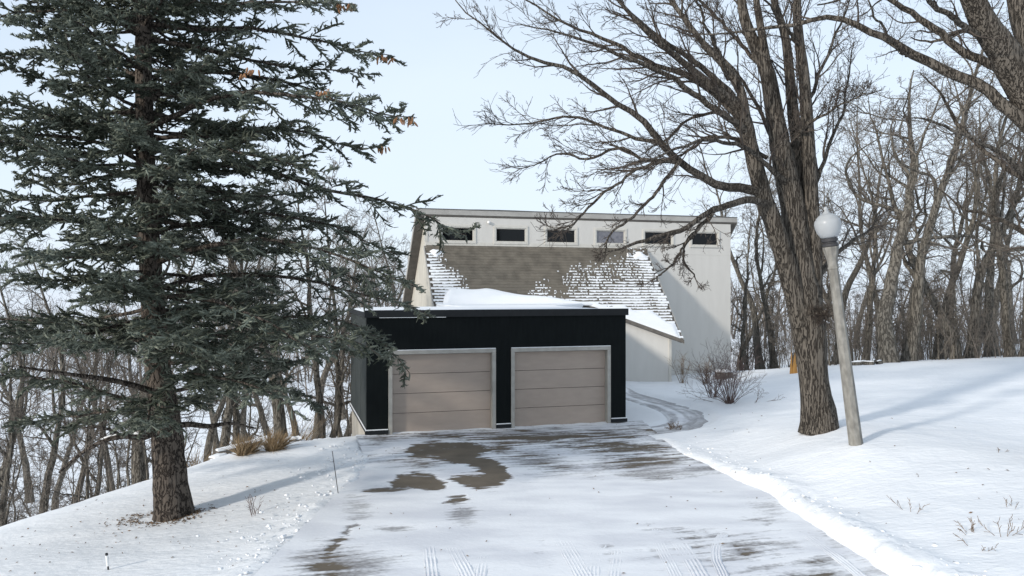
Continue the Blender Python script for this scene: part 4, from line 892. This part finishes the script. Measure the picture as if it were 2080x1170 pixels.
    def brush(Pp, r0, S, spk):
        N, K, _ = Pp.shape; prof = np.interp(np.linspace(0, 1, K), [0, .15, .75, 1], [.55, 1, .95, .18])
        rr = r0 * g.uniform(.75, 1.25, (N, 1)) * prof[None] * (1 + .22 * g.normal(size=(N, K))); C.tube(Pp, np.abs(rr), S)
        if spk:
            t = g.random((N, spk)); pos, T, _ = sample(Pp, rr, t); pr = g.normal(size=pos.shape); pr -= (pr * T).sum(-1, keepdims=True) * T; pr /= np.linalg.norm(pr, axis=2, keepdims=True) + 1e-9
            d = T * .75 + pr; d /= np.linalg.norm(d, axis=2, keepdims=True); sd_ = np.cross(d, pr); sd_ /= np.linalg.norm(sd_, axis=2, keepdims=True) + 1e-9
            tip = pos + d * r0 * g.uniform(1.5, 2.3, t.shape)[..., None]; a = pos + sd_ * .005; b = pos - sd_ * .005
            v = np.stack([a, b, tip], 2).reshape(-1, 3); C.tris(v, np.arange(len(v)).reshape(-1, 3))
    def thin(b, keep):
        m_ = g.random(len(b[0])) < np.where(b[0][:, 0, 2] > 10.2, keep * .2, keep); return b[0][m_]
    brush(sec[0][:, 1:], .021, 4, 8)
    brush(thin(ter, .93), .0245, 3, 4); brush(ter0[0][:, ::1], .021, 3, 4); brush(thin(qua, .62), .0235, 3, 1)
    t_me, c_me = G.mesh('trunk'), C.mesh('crown'); shift(t_me, base); shift(c_me, base)
    t = make_tree('spruce_tree', 'tall blue-green spruce with drooping boughs on the bank left of the driveway', 'tree', base, t_me, c_me, M['bark_spruce'], M['needle'])
    # hanging cones
    cm_ = MB(); cm_.lathe([(.004, 0), (.014, -.012), (.019, -.04), (.017, -.075), (.009, -.105), (.002, -.115)], 8); co_me = None
    for (u, v, d, n) in ((712, 8, -.6, 9), (690, 6, -.55, 6), (786, 112, .4, 9), (772, 112, .4, 5), (512, 140, -1.4, 5), (497, 148, -1.4, 3), (660, 182, -1.25, 8), (648, 186, -1.25, 4), (776, 293, .5, 6), (770, 300, .5, 4), (834, 240, -1.3, 7), (815, 238, -1.3, 6)):
        for _ in range(n):
            p = px(u + g.normal(0, 7), v + g.normal(0, 3) + 2, Y + d + g.normal(0, .08)) - base
            if co_me is None:
                o = cm_.build('cone', M['cone'], t, smooth=True); co_me = o.data
            else: o = bpy.data.objects.new('cone', co_me); link(o, t)
            o.location = p; o.rotation_euler = (g.normal(0, .35), g.normal(0, .35), g.random() * 6); o.scale = (1, 1, .85 + .35 * g.random())
    # snow lying on the dead lower limb
    for (u0, v0, u1, v1, d) in ((255, 884, 205, 896, -.75), (292, 885, 270, 884, -.5)):
        a, b = px(u0, v0 - 4, Y + d) - base, px(u1, v1 - 4, Y + d) - base
        q = resample(np.array([a, b]), 8); mobj('snow_ledge', Geo().tube(q[None], (np.array([.01, .03, .035, .03, .035, .03, .025, .01]))[None], 7).mesh('snow_ledge'), M['snow_fresh'], t)
build_spruce()

# ---------------------------------------------------------------- woodland trees: five built once, then copied one by one
def wood_proto(seed, H, r0, fork, crook, spread, dens=1.0):
    g = np.random.default_rng(seed); K = 26; s_ = np.linspace(0, 1, K)
    d = np.array([g.normal(0, .06), g.normal(0, .06), 1.]); p = np.array([0, 0, -.3]); Pq = [p]
    for k in range(1, K):
        d = d + g.normal(0, crook * .05, 3); d[2] += .03; d /= np.linalg.norm(d); p = p + d * H * 1.0 / (K - 1); Pq.append(p)
    P = np.array(Pq); R = r0 * (1 - .93 * s_ ** .85) * (1 + .7 * np.exp(-s_ * 30))
    G = Geo(); bark_tube(G, P, R, 12, g, .12)
    l1 = spawn(P[None], R[None], int(11 * dens), fork, .97, lambda t, L: H * spread * (1.15 - .8 * t), (25, 58), 16, crook * .12, .045, g, rr=.62, rtip=.1)
    G.tube(l1[0], np.maximum(l1[1], .006), 7)
    C = Geo()
    l2 = spawn(*l1, int(8 * dens), .15, .98, lambda t, L: L * .42 * (1.2 - .7 * t), (30, 65), 9, crook * .16, .03, g, rr=.55, rmax=.035)
    l2b = spawn(P[None], R[None], 10, .25, 1, lambda t, L: H * .12 + 0 * t, (40, 80), 9, crook * .16, .03, g, rr=.3, rmax=.02)
    l2 = cat(l2, l2b)
    l3 = spawn(*l2, 5, .15, 1, lambda t, L: L * .45 * (1.15 - .5 * t), (30, 65), 6, crook * .18, .02, g, rr=.6, rmax=.012)
    l4 = spawn(*l3, 2, .2, 1, lambda t, L: np.clip(L * .5, .12, .5), (30, 65), 4, .2, .02, g, rr=.7, rmax=.007)
    C.tube(l2[0], np.maximum(l2[1], .006), 4)
    C.tube(l3[0], np.maximum(l3[1], .005), 3); C.tube(l4[0], np.maximum(l4[1], .0045), 3)
    t_me, c_me = G.mesh('trunk'), C.mesh('crown'); t_me.materials.append(M['bark_wood']); c_me.materials.append(M['bark_brown'])
    return t_me, c_me
PROTO = [wood_proto(101, 10.5, .20, .36, 1.5, .42), wood_proto(102, 12, .17, .30, 1.1, .34), wood_proto(103, 9.0, .16, .26, 2.0, .46), wood_proto(104, 11.5, .22, .42, 1.4, .38), wood_proto(105, 8.0, .11, .22, 1.4, .34),
         wood_proto(106, 6.0, .055, .2, 1.5, .25, .8), wood_proto(107, 5.0, .042, .15, 1.8, .25, .8)]
def plant(k, x, y, sc, label, group, rz=None, name='woodland_tree', lean=(0, 0), cat_='tree', zoff=0., fat=1.):
    t = empty(name, (x, y, gz(x, y) + zoff), rz if rz is not None else rng.random() * 6.28); tag(t, label, cat_, group)
    t.scale = (sc * fat, sc * fat, sc); t.rotation_euler = (lean[0], lean[1], t.rotation_euler[2])
    for nm, me in zip(('trunk', 'crown'), PROTO[k]):
        o = bpy.data.objects.new(nm, me); link(o, t)
    return t
def at(u, Y): return ((u - CX) / F * Y, Y)
KIND = {0: 'wide-branching bare tree', 1: 'tall slender bare tree', 2: 'low-forking crooked bare tree', 3: 'heavy-trunked upright bare tree', 4: 'small thin-stemmed bare tree'}
LR_ = 'bare woodland tree standing in the thicket beyond the snowy rise behind the lamp post'
GR_ = 'bare trees beyond the rise behind the lamp post'
plant(0, *at(1801, 33), 1.4, 'stout mossy-barked tree at the edge of the thicket behind the lamp post', None, 1.2, fat=1.35)
plant(3, *at(1846, 34), 1.35, 'slimmer crooked tree close beside the stout mossy-barked tree', None, 4.0)
for (u, Y, k, sc) in ((1905, 37, 1, .95), (1940, 35, 2, 1.15), (1972, 36, 3, .95), (2010, 40, 0, 1.1), (2055, 36, 1, 1.0), (2090, 34, 3, 1.05), (1720, 42, 2, 1.1), (1755, 39, 1, .85), (1700, 47, 3, 1.0), (1660, 44, 0, .95), (1610, 41, 2, .85), (1575, 40, 1, .8), (1545, 44, 3, .85), (1520, 40, 4, .9),
                      (1505, 47, 2, .9), (1870, 45, 4, 1.2), (1790, 48, 1, 1.1), (1925, 50, 0, 1.1), (2030, 50, 2, 1.3), (1980, 46, 4, 1.3), (2120, 45, 0, 1.2), (2160, 38, 2, 1.2), (1840, 55, 3, .9), (2060, 60, 3, .9), (1740, 60, 0, .9), (1640, 56, 1, .9)):
    plant(k, *at(u, Y), sc * 1.3, KIND[k] + ' in the thicket beyond the snowy rise behind the lamp post', 'thicket: ' + KIND[k])
LL_ = 'bare tree growing on the wooded slope that drops away behind the spruce'; GL_ = 'bare trees on the slope behind the spruce'
plant(3, *at(285, 21.5), .95, 'broad straight trunk rising just behind the spruce trunk on the slope', None, .5)
plant(0, *at(452, 25), 1.0, 'trunk leaning away from the stone edging with its foot curving uphill', None, 2., lean=(0, R_(-9)))
plant(1, *at(490, 26), .9, 'slim dark trunk behind the long slab of stone edging', None, 3.)
plant(3, *at(585, 25.5), .9, 'thick dark trunk directly behind the tan grass tufts', None, 1.7, fat=1.25)
plant(1, *at(648, 27), .9, 'upright stem of the forked pair beside the garage wall', None, .2)
plant(4, *at(662, 27), 1.25, 'slanting stem of the forked pair beside the garage wall', None, 5.2, lean=(0, R_(16)))
plant(4, *at(700, 30), 1.1, 'thin crooked tree close behind the garage corner', None, 2.4)
for (u, Y, k, sc) in ((30, 22, 4, 1.0), (70, 25, 1, .95), (150, 27, 1, .85), (215, 26, 4, 1.05), (235, 35, 0, 1.0), (345, 34, 2, 1.1), (420, 38, 3, 1.1), (520, 36, 2, 1.1), (555, 40, 0, 1.15), (610, 38, 1, 1.15), (690, 40, 2, 1.25), (730, 42, 0, 1.2), (760, 46, 1, 1.2), (790, 50, 2, 1.2), (820, 52, 3, 1.0), (640, 48, 3, 1.3), (500, 50, 1, 1.3),
                      (-40, 26, 1, 1.0), (-60, 34, 0, 1.1), (120, 40, 2, 1.2), (290, 44, 1, 1.2), (60, 46, 0, 1.2), (440, 55, 0, 1.3), (580, 58, 2, 1.3), (700, 60, 1, 1.3)):
    plant(k, *at(u, Y), sc, KIND[k] + ' on the wooded slope dropping away behind the spruce', 'slope: ' + KIND[k])
LS_ = 'thin leafless sapling on the slope behind the spruce'
for i in range(28):
    u = rng.uniform(-40, 330) if i < 20 else rng.uniform(350, 720); Y = rng.uniform(19.5, 30) if i < 20 else rng.uniform(25, 36)
    x, y = at(u, Y)
    plant(5 + i % 2, x, y, rng.uniform(.7, 1.15), LS_, 'saplings on the slope behind the spruce', name='sapling')
LS2 = 'thin leafless sapling at the foot of the thicket beyond the snowy rise'
for i in range(42):
    u = rng.uniform(1500, 2120); Y = rng.uniform(33.5, 44)
    x, y = at(u, Y)
    if u < 1560 and Y < 40: y = 41; x = (u - CX) / F * y
    plant(5 + i % 2, x, y, rng.uniform(.6, 1.0), LS2, 'saplings in the thicket beyond the rise', name='sapling')

# ---------------------------------------------------------------- thicket and far woods, uncountable masses
def thicket(name, label, n, region, hgt, seed, mt, rad=.012, tw=6, tw2=3):
    g = np.random.default_rng(seed); X, Y = region(g, n); Z = ground(X, Y) - .05
    D = np.stack([g.normal(0, .16, n), g.normal(0, .16, n), np.ones(n)], 1); K = 8; h = g.uniform(*hgt, n)
    C = np.zeros((n, K, 3)); p = np.stack([X, Y, Z], 1); C[:, 0] = p
    for k in range(1, K):
        D = D + .12 * g.normal(size=D.shape); D[:, 2] += .06; D /= np.linalg.norm(D, axis=1, keepdims=True); p = p + D * (h / (K - 1))[:, None]; C[:, k] = p
    R = (rad * g.uniform(.5, 1.5, n))[:, None] * (1 - .75 * np.linspace(0, 1, K))[None] * (h / np.mean(hgt))[:, None]
    G = Geo(); G.tube(C, R, 3)
    b = spawn(C, R, tw, .15, 1, lambda t, L: L * .38 * (1.2 - .7 * t), (30, 70), 5, .18, .02, g, rr=.6); G.tube(b[0], np.maximum(b[1], .0045), 3)
    if tw2:
        b2 = spawn(*b, tw2, .2, 1, lambda t, L: L * .5, (30, 70), 3, .18, .0, g, rr=.7); G.tube(b2[0], np.maximum(b2[1], .004), 3)
    o = mobj(name, G.mesh(name), mt); tag(o, label, 'undergrowth', kind='stuff'); return o
def reg_r(g, n):
    Y = 33.5 + 30 * g.random(n) ** 1.3; u = g.uniform(1490, 2180, n); Y = np.where(u < 1600, np.maximum(Y, 40.5), Y); return (u - CX) / F * Y, Y
thicket('brush', 'tangle of brown leafless brush filling the ground under the thicket', 950, reg_r, (.8, 3.2), 41, M['bark_brown'], .014, 6, 2)
def reg_r2(g, n):
    Y = 60 + 60 * g.random(n); u = g.uniform(1440, 2300, n); return (u - CX) / F * Y, Y
thicket('far_woods', 'far grey-brown wood reading as one mass behind the thicket', 260, reg_r2, (4, 7), 42, M['bark_brown'], .09, 7, 3)
def reg_l(g, n):
    Y = 20 + 24 * g.random(n) ** 1.3; u = g.uniform(-80, 730, n); Y = np.where(u > 330, np.maximum(Y, 26), Y); return (u - CX) / F * Y, Y
thicket('brush', 'thin leafless brush scattered down the snowy slope behind the spruce', 220, reg_l, (.8, 2.8), 43, M['bark_brown'], .011, 5, 3)
def reg_l2(g, n):
    Y = 90 + 70 * g.random(n); u = g.uniform(-250, 1480, n); return (u - CX) / F * Y, Y
thicket('far_woods', 'far grey tree line across the snowy low ground behind the slope', 520, reg_l2, (6, 12), 44, M['bark_brown'], .10, 6, 3)

# ================================================================ yard things
# lamp post
lp = px(1739, 906, 16.0); lp[2] = gz(lp[0], lp[1]) 
lamp = empty('lamp_post', (lp[0], lp[1], lp[2] - .05)); tag(lamp, 'leaning concrete lamp post with a frosted acorn globe, unlit, on the snowy bank', 'lamp post')
lamp.rotation_euler = (0, R_(-7.3), 0)
PH = 4.08
MB().lathe([(.142, -.3), (.138, 0), (.128, .9), (.110, 2.2), (.096, 3.45), (.094, 3.62), (.108, 3.63), (.108, 3.66), (.096, 3.67), (.10, 3.80), (.14, 3.98), (.155, 4.05), (.155, PH), (.05, PH + .002)], 8, phase=.5).build('pole', M['concrete_post'], lamp)
MB().lathe([(.12, PH), (.155, PH + .01), (.155, PH + .06), (.13, PH + .075), (.13, PH + .10), (.16, PH + .11), (.16, PH + .17), (.10, PH + .18)], 20).build('collar', M['dark_steel'], lamp, smooth=False)
prof = [(.12, 0), (.17, .03), (.225, .12), (.255, .22), (.262, .30), (.25, .36), (.232, .385), (.225, .39), (.20, .43), (.15, .475), (.085, .50), (.07, .51)]
inner = [(max(r - .008, .005), z) for r, z in prof][::-1]
gm = MB(); gm.lathe([(r, PH + .175 + z) for r, z in prof + inner], 28); gm.build('globe', M['globe'], lamp, smooth=True)
MB().lathe([(.07, 0), (.075, .02), (.05, .04), (.03, .07), (.045, .10), (.03, .135), (.004, .15)], 16).build('finial', M['globe'], lamp, smooth=True).location = (0, 0, PH + .675)

# shrub by the path
def shrub(name, label, x, y, n, h, spread, seed, mt, r=.010, cat_='shrub', group=None, lv=2):
    g = np.random.default_rng(seed); z = gz(x, y) - .05; base = np.array([x, y, z]); K = 8
    az = g.random(n) * 6.283; tilt = np.abs(g.normal(0, spread, n)) + .05
    D = np.stack([np.cos(az) * np.sin(tilt), np.sin(az) * np.sin(tilt), np.cos(tilt)], 1); p = np.stack([np.cos(az) * .12 * g.random(n), np.sin(az) * .12 * g.random(n), np.zeros(n)], 1); C = np.zeros((n, K, 3)); C[:, 0] = p; L = h * g.uniform(.6, 1.1, n)
    for k in range(1, K):
        D = D + .06 * g.normal(size=D.shape); D[:, 2] -= .01; D /= np.linalg.norm(D, axis=1, keepdims=True); p = p + D * (L / (K - 1))[:, None]; C[:, k] = p
    R = np.full((n, 1), r) * (1 - .7 * np.linspace(0, 1, K))[None]
    G = Geo(); G.tube(C, R, 4); t = empty(name, base); tag(t, label, cat_, group); tag(mobj('stems', G.mesh('stems'), mt, t), kind='stuff')
    if lv:
        G = Geo(); b = spawn(C, R, 5, .35, 1, lambda t, LL: LL * .32, (20, 50), 5, .12, .03, g, rr=.6); G.tube(b[0], np.maximum(b[1], .0035), 3)
        if lv > 1: b2 = spawn(*b, 3, .3, 1, lambda t, LL: LL * .5, (20, 50), 3, .12, .03, g, rr=.7); G.tube(b2[0], np.maximum(b2[1], .003), 3)
        tag(mobj('twigs', G.mesh('twigs'), mt, t), kind='stuff')
    return t
M['stem_red'] = mat('stem_red', (.10, .065, .060), (.16, .115, .10), rough=.85, scale=6)
M['stalk'] = mat('stalk', (.22, .14, .07), (.13, .085, .05), rough=.9, scale=6)
x, y = at(1482, 25.0); shrub('shrub', 'bare twiggy shrub fanning out of the snow beside the curved path', x, y, 46, 1.75, .52, 51, M['stem_red'])
x, y = at(1448, 26.5); shrub('shrub', 'small bare side clump just behind the fan-shaped shrub', x, y, 22, 1.3, .5, 52, M['stem_red'])
x, y = at(1432, 31.5); shrub('dead_perennial', 'dry stalks in front of the tall grey wall beside the snow-capped block', x, y, 18, 1.0, .5, 53, M['stalk'], .008, 'plant')
x, y = at(1386, 31.8); shrub('dead_perennial', 'tan dry flower stalks at the foot of the grey corner board', x, y, 16, 1.15, .22, 54, M['stalk'], .007, 'plant', lv=1)
x, y = at(1372, 22.3); shrub('dead_perennial', 'small frosted tuft of dead stems at the edge of the curved path', x, y, 30, .26, .8, 55, M['stalk'], .007, 'plant')
x, y = at(1532, 24.6)
t = shrub('fallen_twig', 'single bent twig poking from the snow beside the fan-shaped shrub', x, y, 3, .75, .9, 56, M['stem_red'], .010, 'twig')
x, y = at(519, 14.3); shrub('dead_perennial', 'lone little dead sprig in the shaded snow between spruce and driveway', x, y, 7, .36, .35, 57, M['stem_red'], .006, 'plant', lv=1)
for (u, Y, s_, n, h, lb) in ((1852, 12.6, 58, 5, .45, 'wiry dry weed stem standing alone in the snow below the lamp post'), (1975, 11.4, 59, 14, .30, 'flattened tuft of reddish dry weeds in the snow bank'), (2035, 11.1, 60, 12, .42, 'loose sprawl of dry weed stems next to the flattened tuft'), (1990, 10.8, 61, 6, .35, 'short upright dry weeds close to the driveway snow ridge'), (2050, 12.4, 62, 5, .34, 'few thin bent grass stems higher up the open snow bank'), (2030, 15.2, 63, 6, .25, 'tiny sprig of weeds near the end of the lamp post shadow')):
    x, y = at(u, Y); shrub('dry_weed', lb, x, y, max(3, n // 2), h * .75, .75, s_, M['stalk'], .0045, 'weed', lv=1)

# ornamental grass tufts
def grass_tuft(label, x, y, seed, w_, h, n=340):
    g = np.random.default_rng(seed); base = np.array([x, y, gz(x, y) - .03]); az = g.random(n) * 6.283; tilt = np.abs(g.normal(0, .38, n)) + .1; K = 5
    D = np.stack([np.cos(az) * np.sin(tilt) + .25, np.sin(az) * np.sin(tilt), np.cos(tilt)], 1); p = np.stack([np.cos(az), np.sin(az), 0 * az], 1) * (w_ * g.random(n) ** .5)[:, None]; C = np.zeros((n, K, 3)); C[:, 0] = p; L = h * g.uniform(.55, 1.15, n)
    for k in range(1, K):
        D[:, 2] -= .13; D += .05 * g.normal(size=D.shape); D /= np.linalg.norm(D, axis=1, keepdims=True); p = p + D * (L / (K - 1))[:, None]; C[:, k] = p
    G = Geo(); G.tube(C, np.full((n, 1), .009) * (1 - .75 * np.linspace(0, 1, K))[None], 3); t = empty('grass_tuft', base); tag(t, label, 'grass'); o = mobj('blades', G.mesh('blades'), M['grass'], t); tag(o, kind='stuff')
grass_tuft('dry tan grass tuft below the long edging slab', *at(497, 19.6), 71, .17, .50)
grass_tuft('dry tan grass tuft with pale plumes nearer the garage corner', *at(556, 19.9), 72, .18, .54)
grass_tuft('tall dry grass behind the stone edging by the thick dark trunk', *at(600, 23.2), 73, .2, 1.2, 70)
grass_tuft('tall dry grass leaning out from the foot of the curved trunk', *at(462, 22.4), 74, .2, 1.0, 70)
grass_tuft('clump of dry grass round a thin trunk at the edge of the slope', *at(397, 21.3), 75, .12, 1.0, 70)

# stone edging
edge = empty('stone_edging', (*at(560, 21.2), gz(*at(560, 21.2)))); tag(edge, 'low uneven edging of flat grey stones dusted with snow along the top of the slope', 'edging')
E0 = np.array(edge.location)
def stone(u0, v0, u1, v1, Y0, Y1, thick, seed, snow=True):
    g = random.Random(seed); a, b = px(u0, v0, Y0), px(u1, v1, Y1); d = b - a; L = float(np.linalg.norm(d)); d = d / L; sd_ = np.array([-d[1], d[0], 0]); sd_ /= np.linalg.norm(sd_)
    n = 5; vv = []; 
    for k in range(n):
        c_ = a + d * L * k / (n - 1); w0, w1 = .18 + g.uniform(-.05, .05), .18 + g.uniform(-.05, .05); tz = g.uniform(-.02, .02)
        vv.append([c_ - sd_ * w0 + UP * -thick, c_ + sd_ * w1 + UP * -thick, c_ + sd_ * (w1 - .03) + UP * tz, c_ - sd_ * (w0 - .03) + UP * tz])
    m_ = MB(); base = [tuple(p - E0) for r in vv for p in r]; fs = [(0, 1, 2, 3), (4 * (n - 1) + 3, 4 * (n - 1) + 2, 4 * (n - 1) + 1, 4 * (n - 1))]
    for k in range(n - 1):
        for j in range(4): fs.append((4 * k + j, 4 * k + (j + 1) % 4, 4 * k + 4 + (j + 1) % 4, 4 * k + 4 + j))
    m_.add(base, fs); st = m_.build('stone', M['stone'], edge, bevel=.015)
    if snow:
        m2 = MB(); top = [(r[2] + UP * .004, r[3] + UP * .004, (r[2] * .85 + r[3] * .15) + UP * .05, (r[3] * .85 + r[2] * .15) + UP * .05) for r in vv]
        bs = [tuple(p - E0) for r in top for p in r]; fs = [(0, 2, 3, 1), (4 * (n - 1), 4 * (n - 1) + 1, 4 * (n - 1) + 3, 4 * (n - 1) + 2)]
        for k in range(n - 1):
            for (i, j) in ((0, 2), (2, 3), (3, 1)): fs.append((4 * k + i, 4 * k + j, 4 * k + 4 + j, 4 * k + 4 + i))
        m2.add(bs, fs); m2.build('snow_cap', M['snow_fresh'], st, bevel=0)
for i, q in enumerate([(441, 917, 546, 889, 20.7, 21.6, .16), (536, 900, 556, 896, 21.3, 21.5, .2), (560, 899, 583, 895, 21.6, 21.8, .18), (584, 893, 608, 889, 21.8, 22.0, .22), (606, 897, 618, 900, 21.9, 21.9, .3), (622, 900, 644, 897, 22.1, 22.2, .2), (644, 898, 672, 893, 22.2, 22.4, .2), (668, 899, 712, 899, 22.3, 22.6, .2), (432, 930, 456, 922, 20.4, 20.7, .2), (428, 942, 442, 934, 20.1, 20.3, .16)]):
    stone(*q, 200 + i)

# driveway markers
def marker(label, p0, p1, r, mats, cuts):
    b = np.array(p0); t = empty('driveway_marker', b); tag(t, label, 'marker'); d = np.array(p1) - b
    for (c0, c1, nm, mt) in zip(cuts[:-1], cuts[1:], ('rod', 'sleeve', 'cap'), mats):
        mobj(nm, Geo().tube(np.array([[d * (c0 + (c1 - c0) * k / 3) for k in range(4)]]), np.array([[r * (1.5 if nm != 'rod' else 1)] * 3 + [r * (1.5 if nm != 'rod' else .9)]]), 8).mesh(nm), mt, t)
x, y = at(688, 15.0); zb = gz(x, y) - .05; marker('thin dark reflector rod leaning in the snow where the driveway edge meets the bank', (x, y, zb), px(675, 916, 15.2), .008, [M['dark_steel']], [0, 1])
x, y = at(222, 11.9); zb = gz(x, y) - .1; marker('short stake with white sleeve and black cap in the snow in front of the spruce', (x, y, zb), px(217, 1124, 11.8), .014, [M['dark_steel'], M['white_paint'], M['dark_steel']], [0, .45, .93, 1])

# splintered stump
x, y = at(1612, 31.0); g = random.Random(9); st = empty('broken_stump', (x, y, gz(x, y) - .1)); tag(st, 'splintered orange stump of a snapped tree behind the many-stemmed oak', 'stump')
g = random.Random(9)
for k in range(9):
    a = k * .7; r = .13 if k else 0; hh = .35 + .65 * g.random(); xx, yy = r * math.cos(a) * (.6 + .5 * g.random()), r * math.sin(a); w_ = .04 + .02 * g.random()
    MB().prism([(xx - w_, yy - w_, 0), (xx + w_, yy - w_, 0), (xx + w_, yy + w_, 0), (xx - w_, yy + w_, 0)], (0, 0, .35)).build('splinter', M['fresh_wood'], st) if k == 0 else MB().add([(xx - w_, yy - w_, 0), (xx + w_, yy - w_, 0), (xx + w_, yy + w_, 0), (xx - w_, yy + w_, 0), (xx + g.uniform(-.03, .03), yy, hh), (xx + .02, yy + .02, hh * .97)], [(0, 3, 2, 1), (0, 1, 4), (1, 2, 5, 4), (2, 3, 5), (3, 0, 4, 5)]).build('splinter', M['fresh_wood'], st)
# snow-capped block by the wall
x, y = at(1470, 32.6); bk = empty('stone_block', (x, y, gz(x, y) - .1)); tag(bk, 'low dark round stone block with a cap of snow near the tall wall corner', 'block')
MB().lathe([(.33, 0), (.36, .05), (.37, .33), (.34, .36), (.05, .37)], 18).build('block', M['stone'], bk); MB().lathe([(.36, .372), (.375, .40), (.34, .44), (.2, .46), (.02, .465)], 18).build('snow_cap', M['snow_fresh'], bk, smooth=True)
# log pile
for i, (u, v, Y, L) in enumerate(((1738, 742, 32, .45), (1752, 738, 32.4, .55), (1765, 744, 31.8, .4), (1775, 740, 32.6, .5), (1745, 734, 32.3, .4), (1786, 745, 32, .35))):
    x, y = at(u, Y); z = gz(x, y); a = rng.uniform(-1.2, 1.2)
    q = resample(np.array([[-L / 2 * math.cos(a), -L / 2 * math.sin(a), .05], [L / 2 * math.cos(a), L / 2 * math.sin(a), .06]]), 5)
    t = empty('log', (x, y, z)); tag(t, 'short cut log lying with others at the edge of the thicket', 'log', 'logs at the edge of the thicket')
    G = Geo(); G.tube(q[None], np.array([[.07, .085, .09, .085, .07]]), 9); q[1] = q[0] + (q[1] - q[0]) * .02; mobj('bark', G.mesh('bark'), M['bark_wood'], t)
    q2 = q + np.array([0, 0, .09]); mobj('snow_cap', Geo().tube(q2[None], np.array([[.005, .02, .035, .03, .005]]), 7).mesh('snow_cap'), M['snow_fresh'], t)

# leaf litter, bark crumbs and needle mat
def litter(name, label, n, fn, seed, size, mt):
    g = np.random.default_rng(seed); X, Y = fn(g, n); Z = ground(X, Y) + .012
    inside = (X > np.interp(Y, XLk[:, 0], XLk[:, 1])) & (X < np.interp(Y, XRk[:, 0], XRk[:, 1])); Z = np.where(inside, .032, Z)
    a = g.random(n) * 6.28; s_ = g.uniform(*size, n); e = np.stack([np.cos(a), np.sin(a), g.normal(0, .2, n)], 1) * s_[:, None]; f = np.stack([-np.sin(a), np.cos(a), g.normal(0, .3, n)], 1) * (s_ * g.uniform(.3, .7, n))[:, None]
    c = np.stack([X, Y, Z], 1); v = np.stack([c - e, c + f * .7, c + e, c - f * .7, c + UP * .012], 1).reshape(-1, 3); b = np.arange(n)[:, None] * 5
    t = np.concatenate([b + np.array([[0, 3, 4]]), b + np.array([[3, 2, 4]]), b + np.array([[2, 1, 4]]), b + np.array([[1, 0, 4]])])
    o = mobj(name, np_mesh(name, v, t), mt); tag(o, label, 'leaf litter', kind='stuff')
def f1(g, n):
    Y = g.uniform(10, 24, n); X = g.uniform(-9, 10, n); return X, Y
litter('fallen_leaves', 'scattered brown leaf crumbs lying on the snow', 170, f1, 81, (.012, .04), M['leaf'])
bx, by = px(352, 1052, 15.0)[:2]
def f2(g, n):
    a = g.uniform(0, 6.28, n); r = .36 + np.abs(g.normal(0, .22, n)); return bx + r * np.cos(a) * 1.3 - .15, by + r * np.sin(a) * .8 - .05
litter('needle_litter', 'dark mat of needles and bark bits round the foot of the spruce', 380, f2, 82, (.015, .05), M['leaf'])
def f3(g, n):
    return bx + g.normal(-.2, 1.6, n), by + g.normal(-.6, 1.2, n)
litter('needle_litter', 'loose sprinkle of twigs and needles on the snow under the spruce', 120, f3, 83, (.012, .035), M['leaf'])

# crumbled snow thrown up along both driveway edges
def clods(n, seed):
    g = np.random.default_rng(seed); Y = 9.5 + 10.5 * g.random(n); left = g.random(n) < .6
    X = np.where(left, np.interp(Y, XLk[:, 0], XLk[:, 1]) - .45 + .42 * g.normal(size=n), np.interp(Y, XRk[:, 0], XRk[:, 1]) + .32 + .30 * g.normal(size=n))
    Z = np.maximum(ground(X, Y), -.02); r = .010 + .038 * g.random(n) ** 3
    o8 = np.array([(1, 0, 0), (0, 1, 0), (-1, 0, 0), (0, -1, 0), (.7, .7, .6), (-.7, .7, .6), (-.7, -.7, .6), (.7, -.7, .6), (0, 0, 1)], float)
    f = np.array([(0, 4, 7), (0, 1, 4), (1, 5, 4), (1, 2, 5), (2, 6, 5), (2, 3, 6), (3, 7, 6), (3, 0, 7), (4, 5, 8), (5, 6, 8), (6, 7, 8), (7, 4, 8)])
    v = o8[None] * r[:, None, None] * (1 + .3 * g.normal(size=(n, 9, 3))) * np.array([1, 1, .8]) + np.stack([X, Y, Z - .01], 1)[:, None]
    tr = (f[None] + 9 * np.arange(n)[:, None, None]).reshape(-1, 3)
    o = mobj('snow_clods', np_mesh('snow_clods', v.reshape(-1, 3), tr, True), M['snow_fresh']); tag(o, 'crumbs of shovelled snow strewn along the driveway edges', 'snow', kind='stuff')
clods(650, 91)
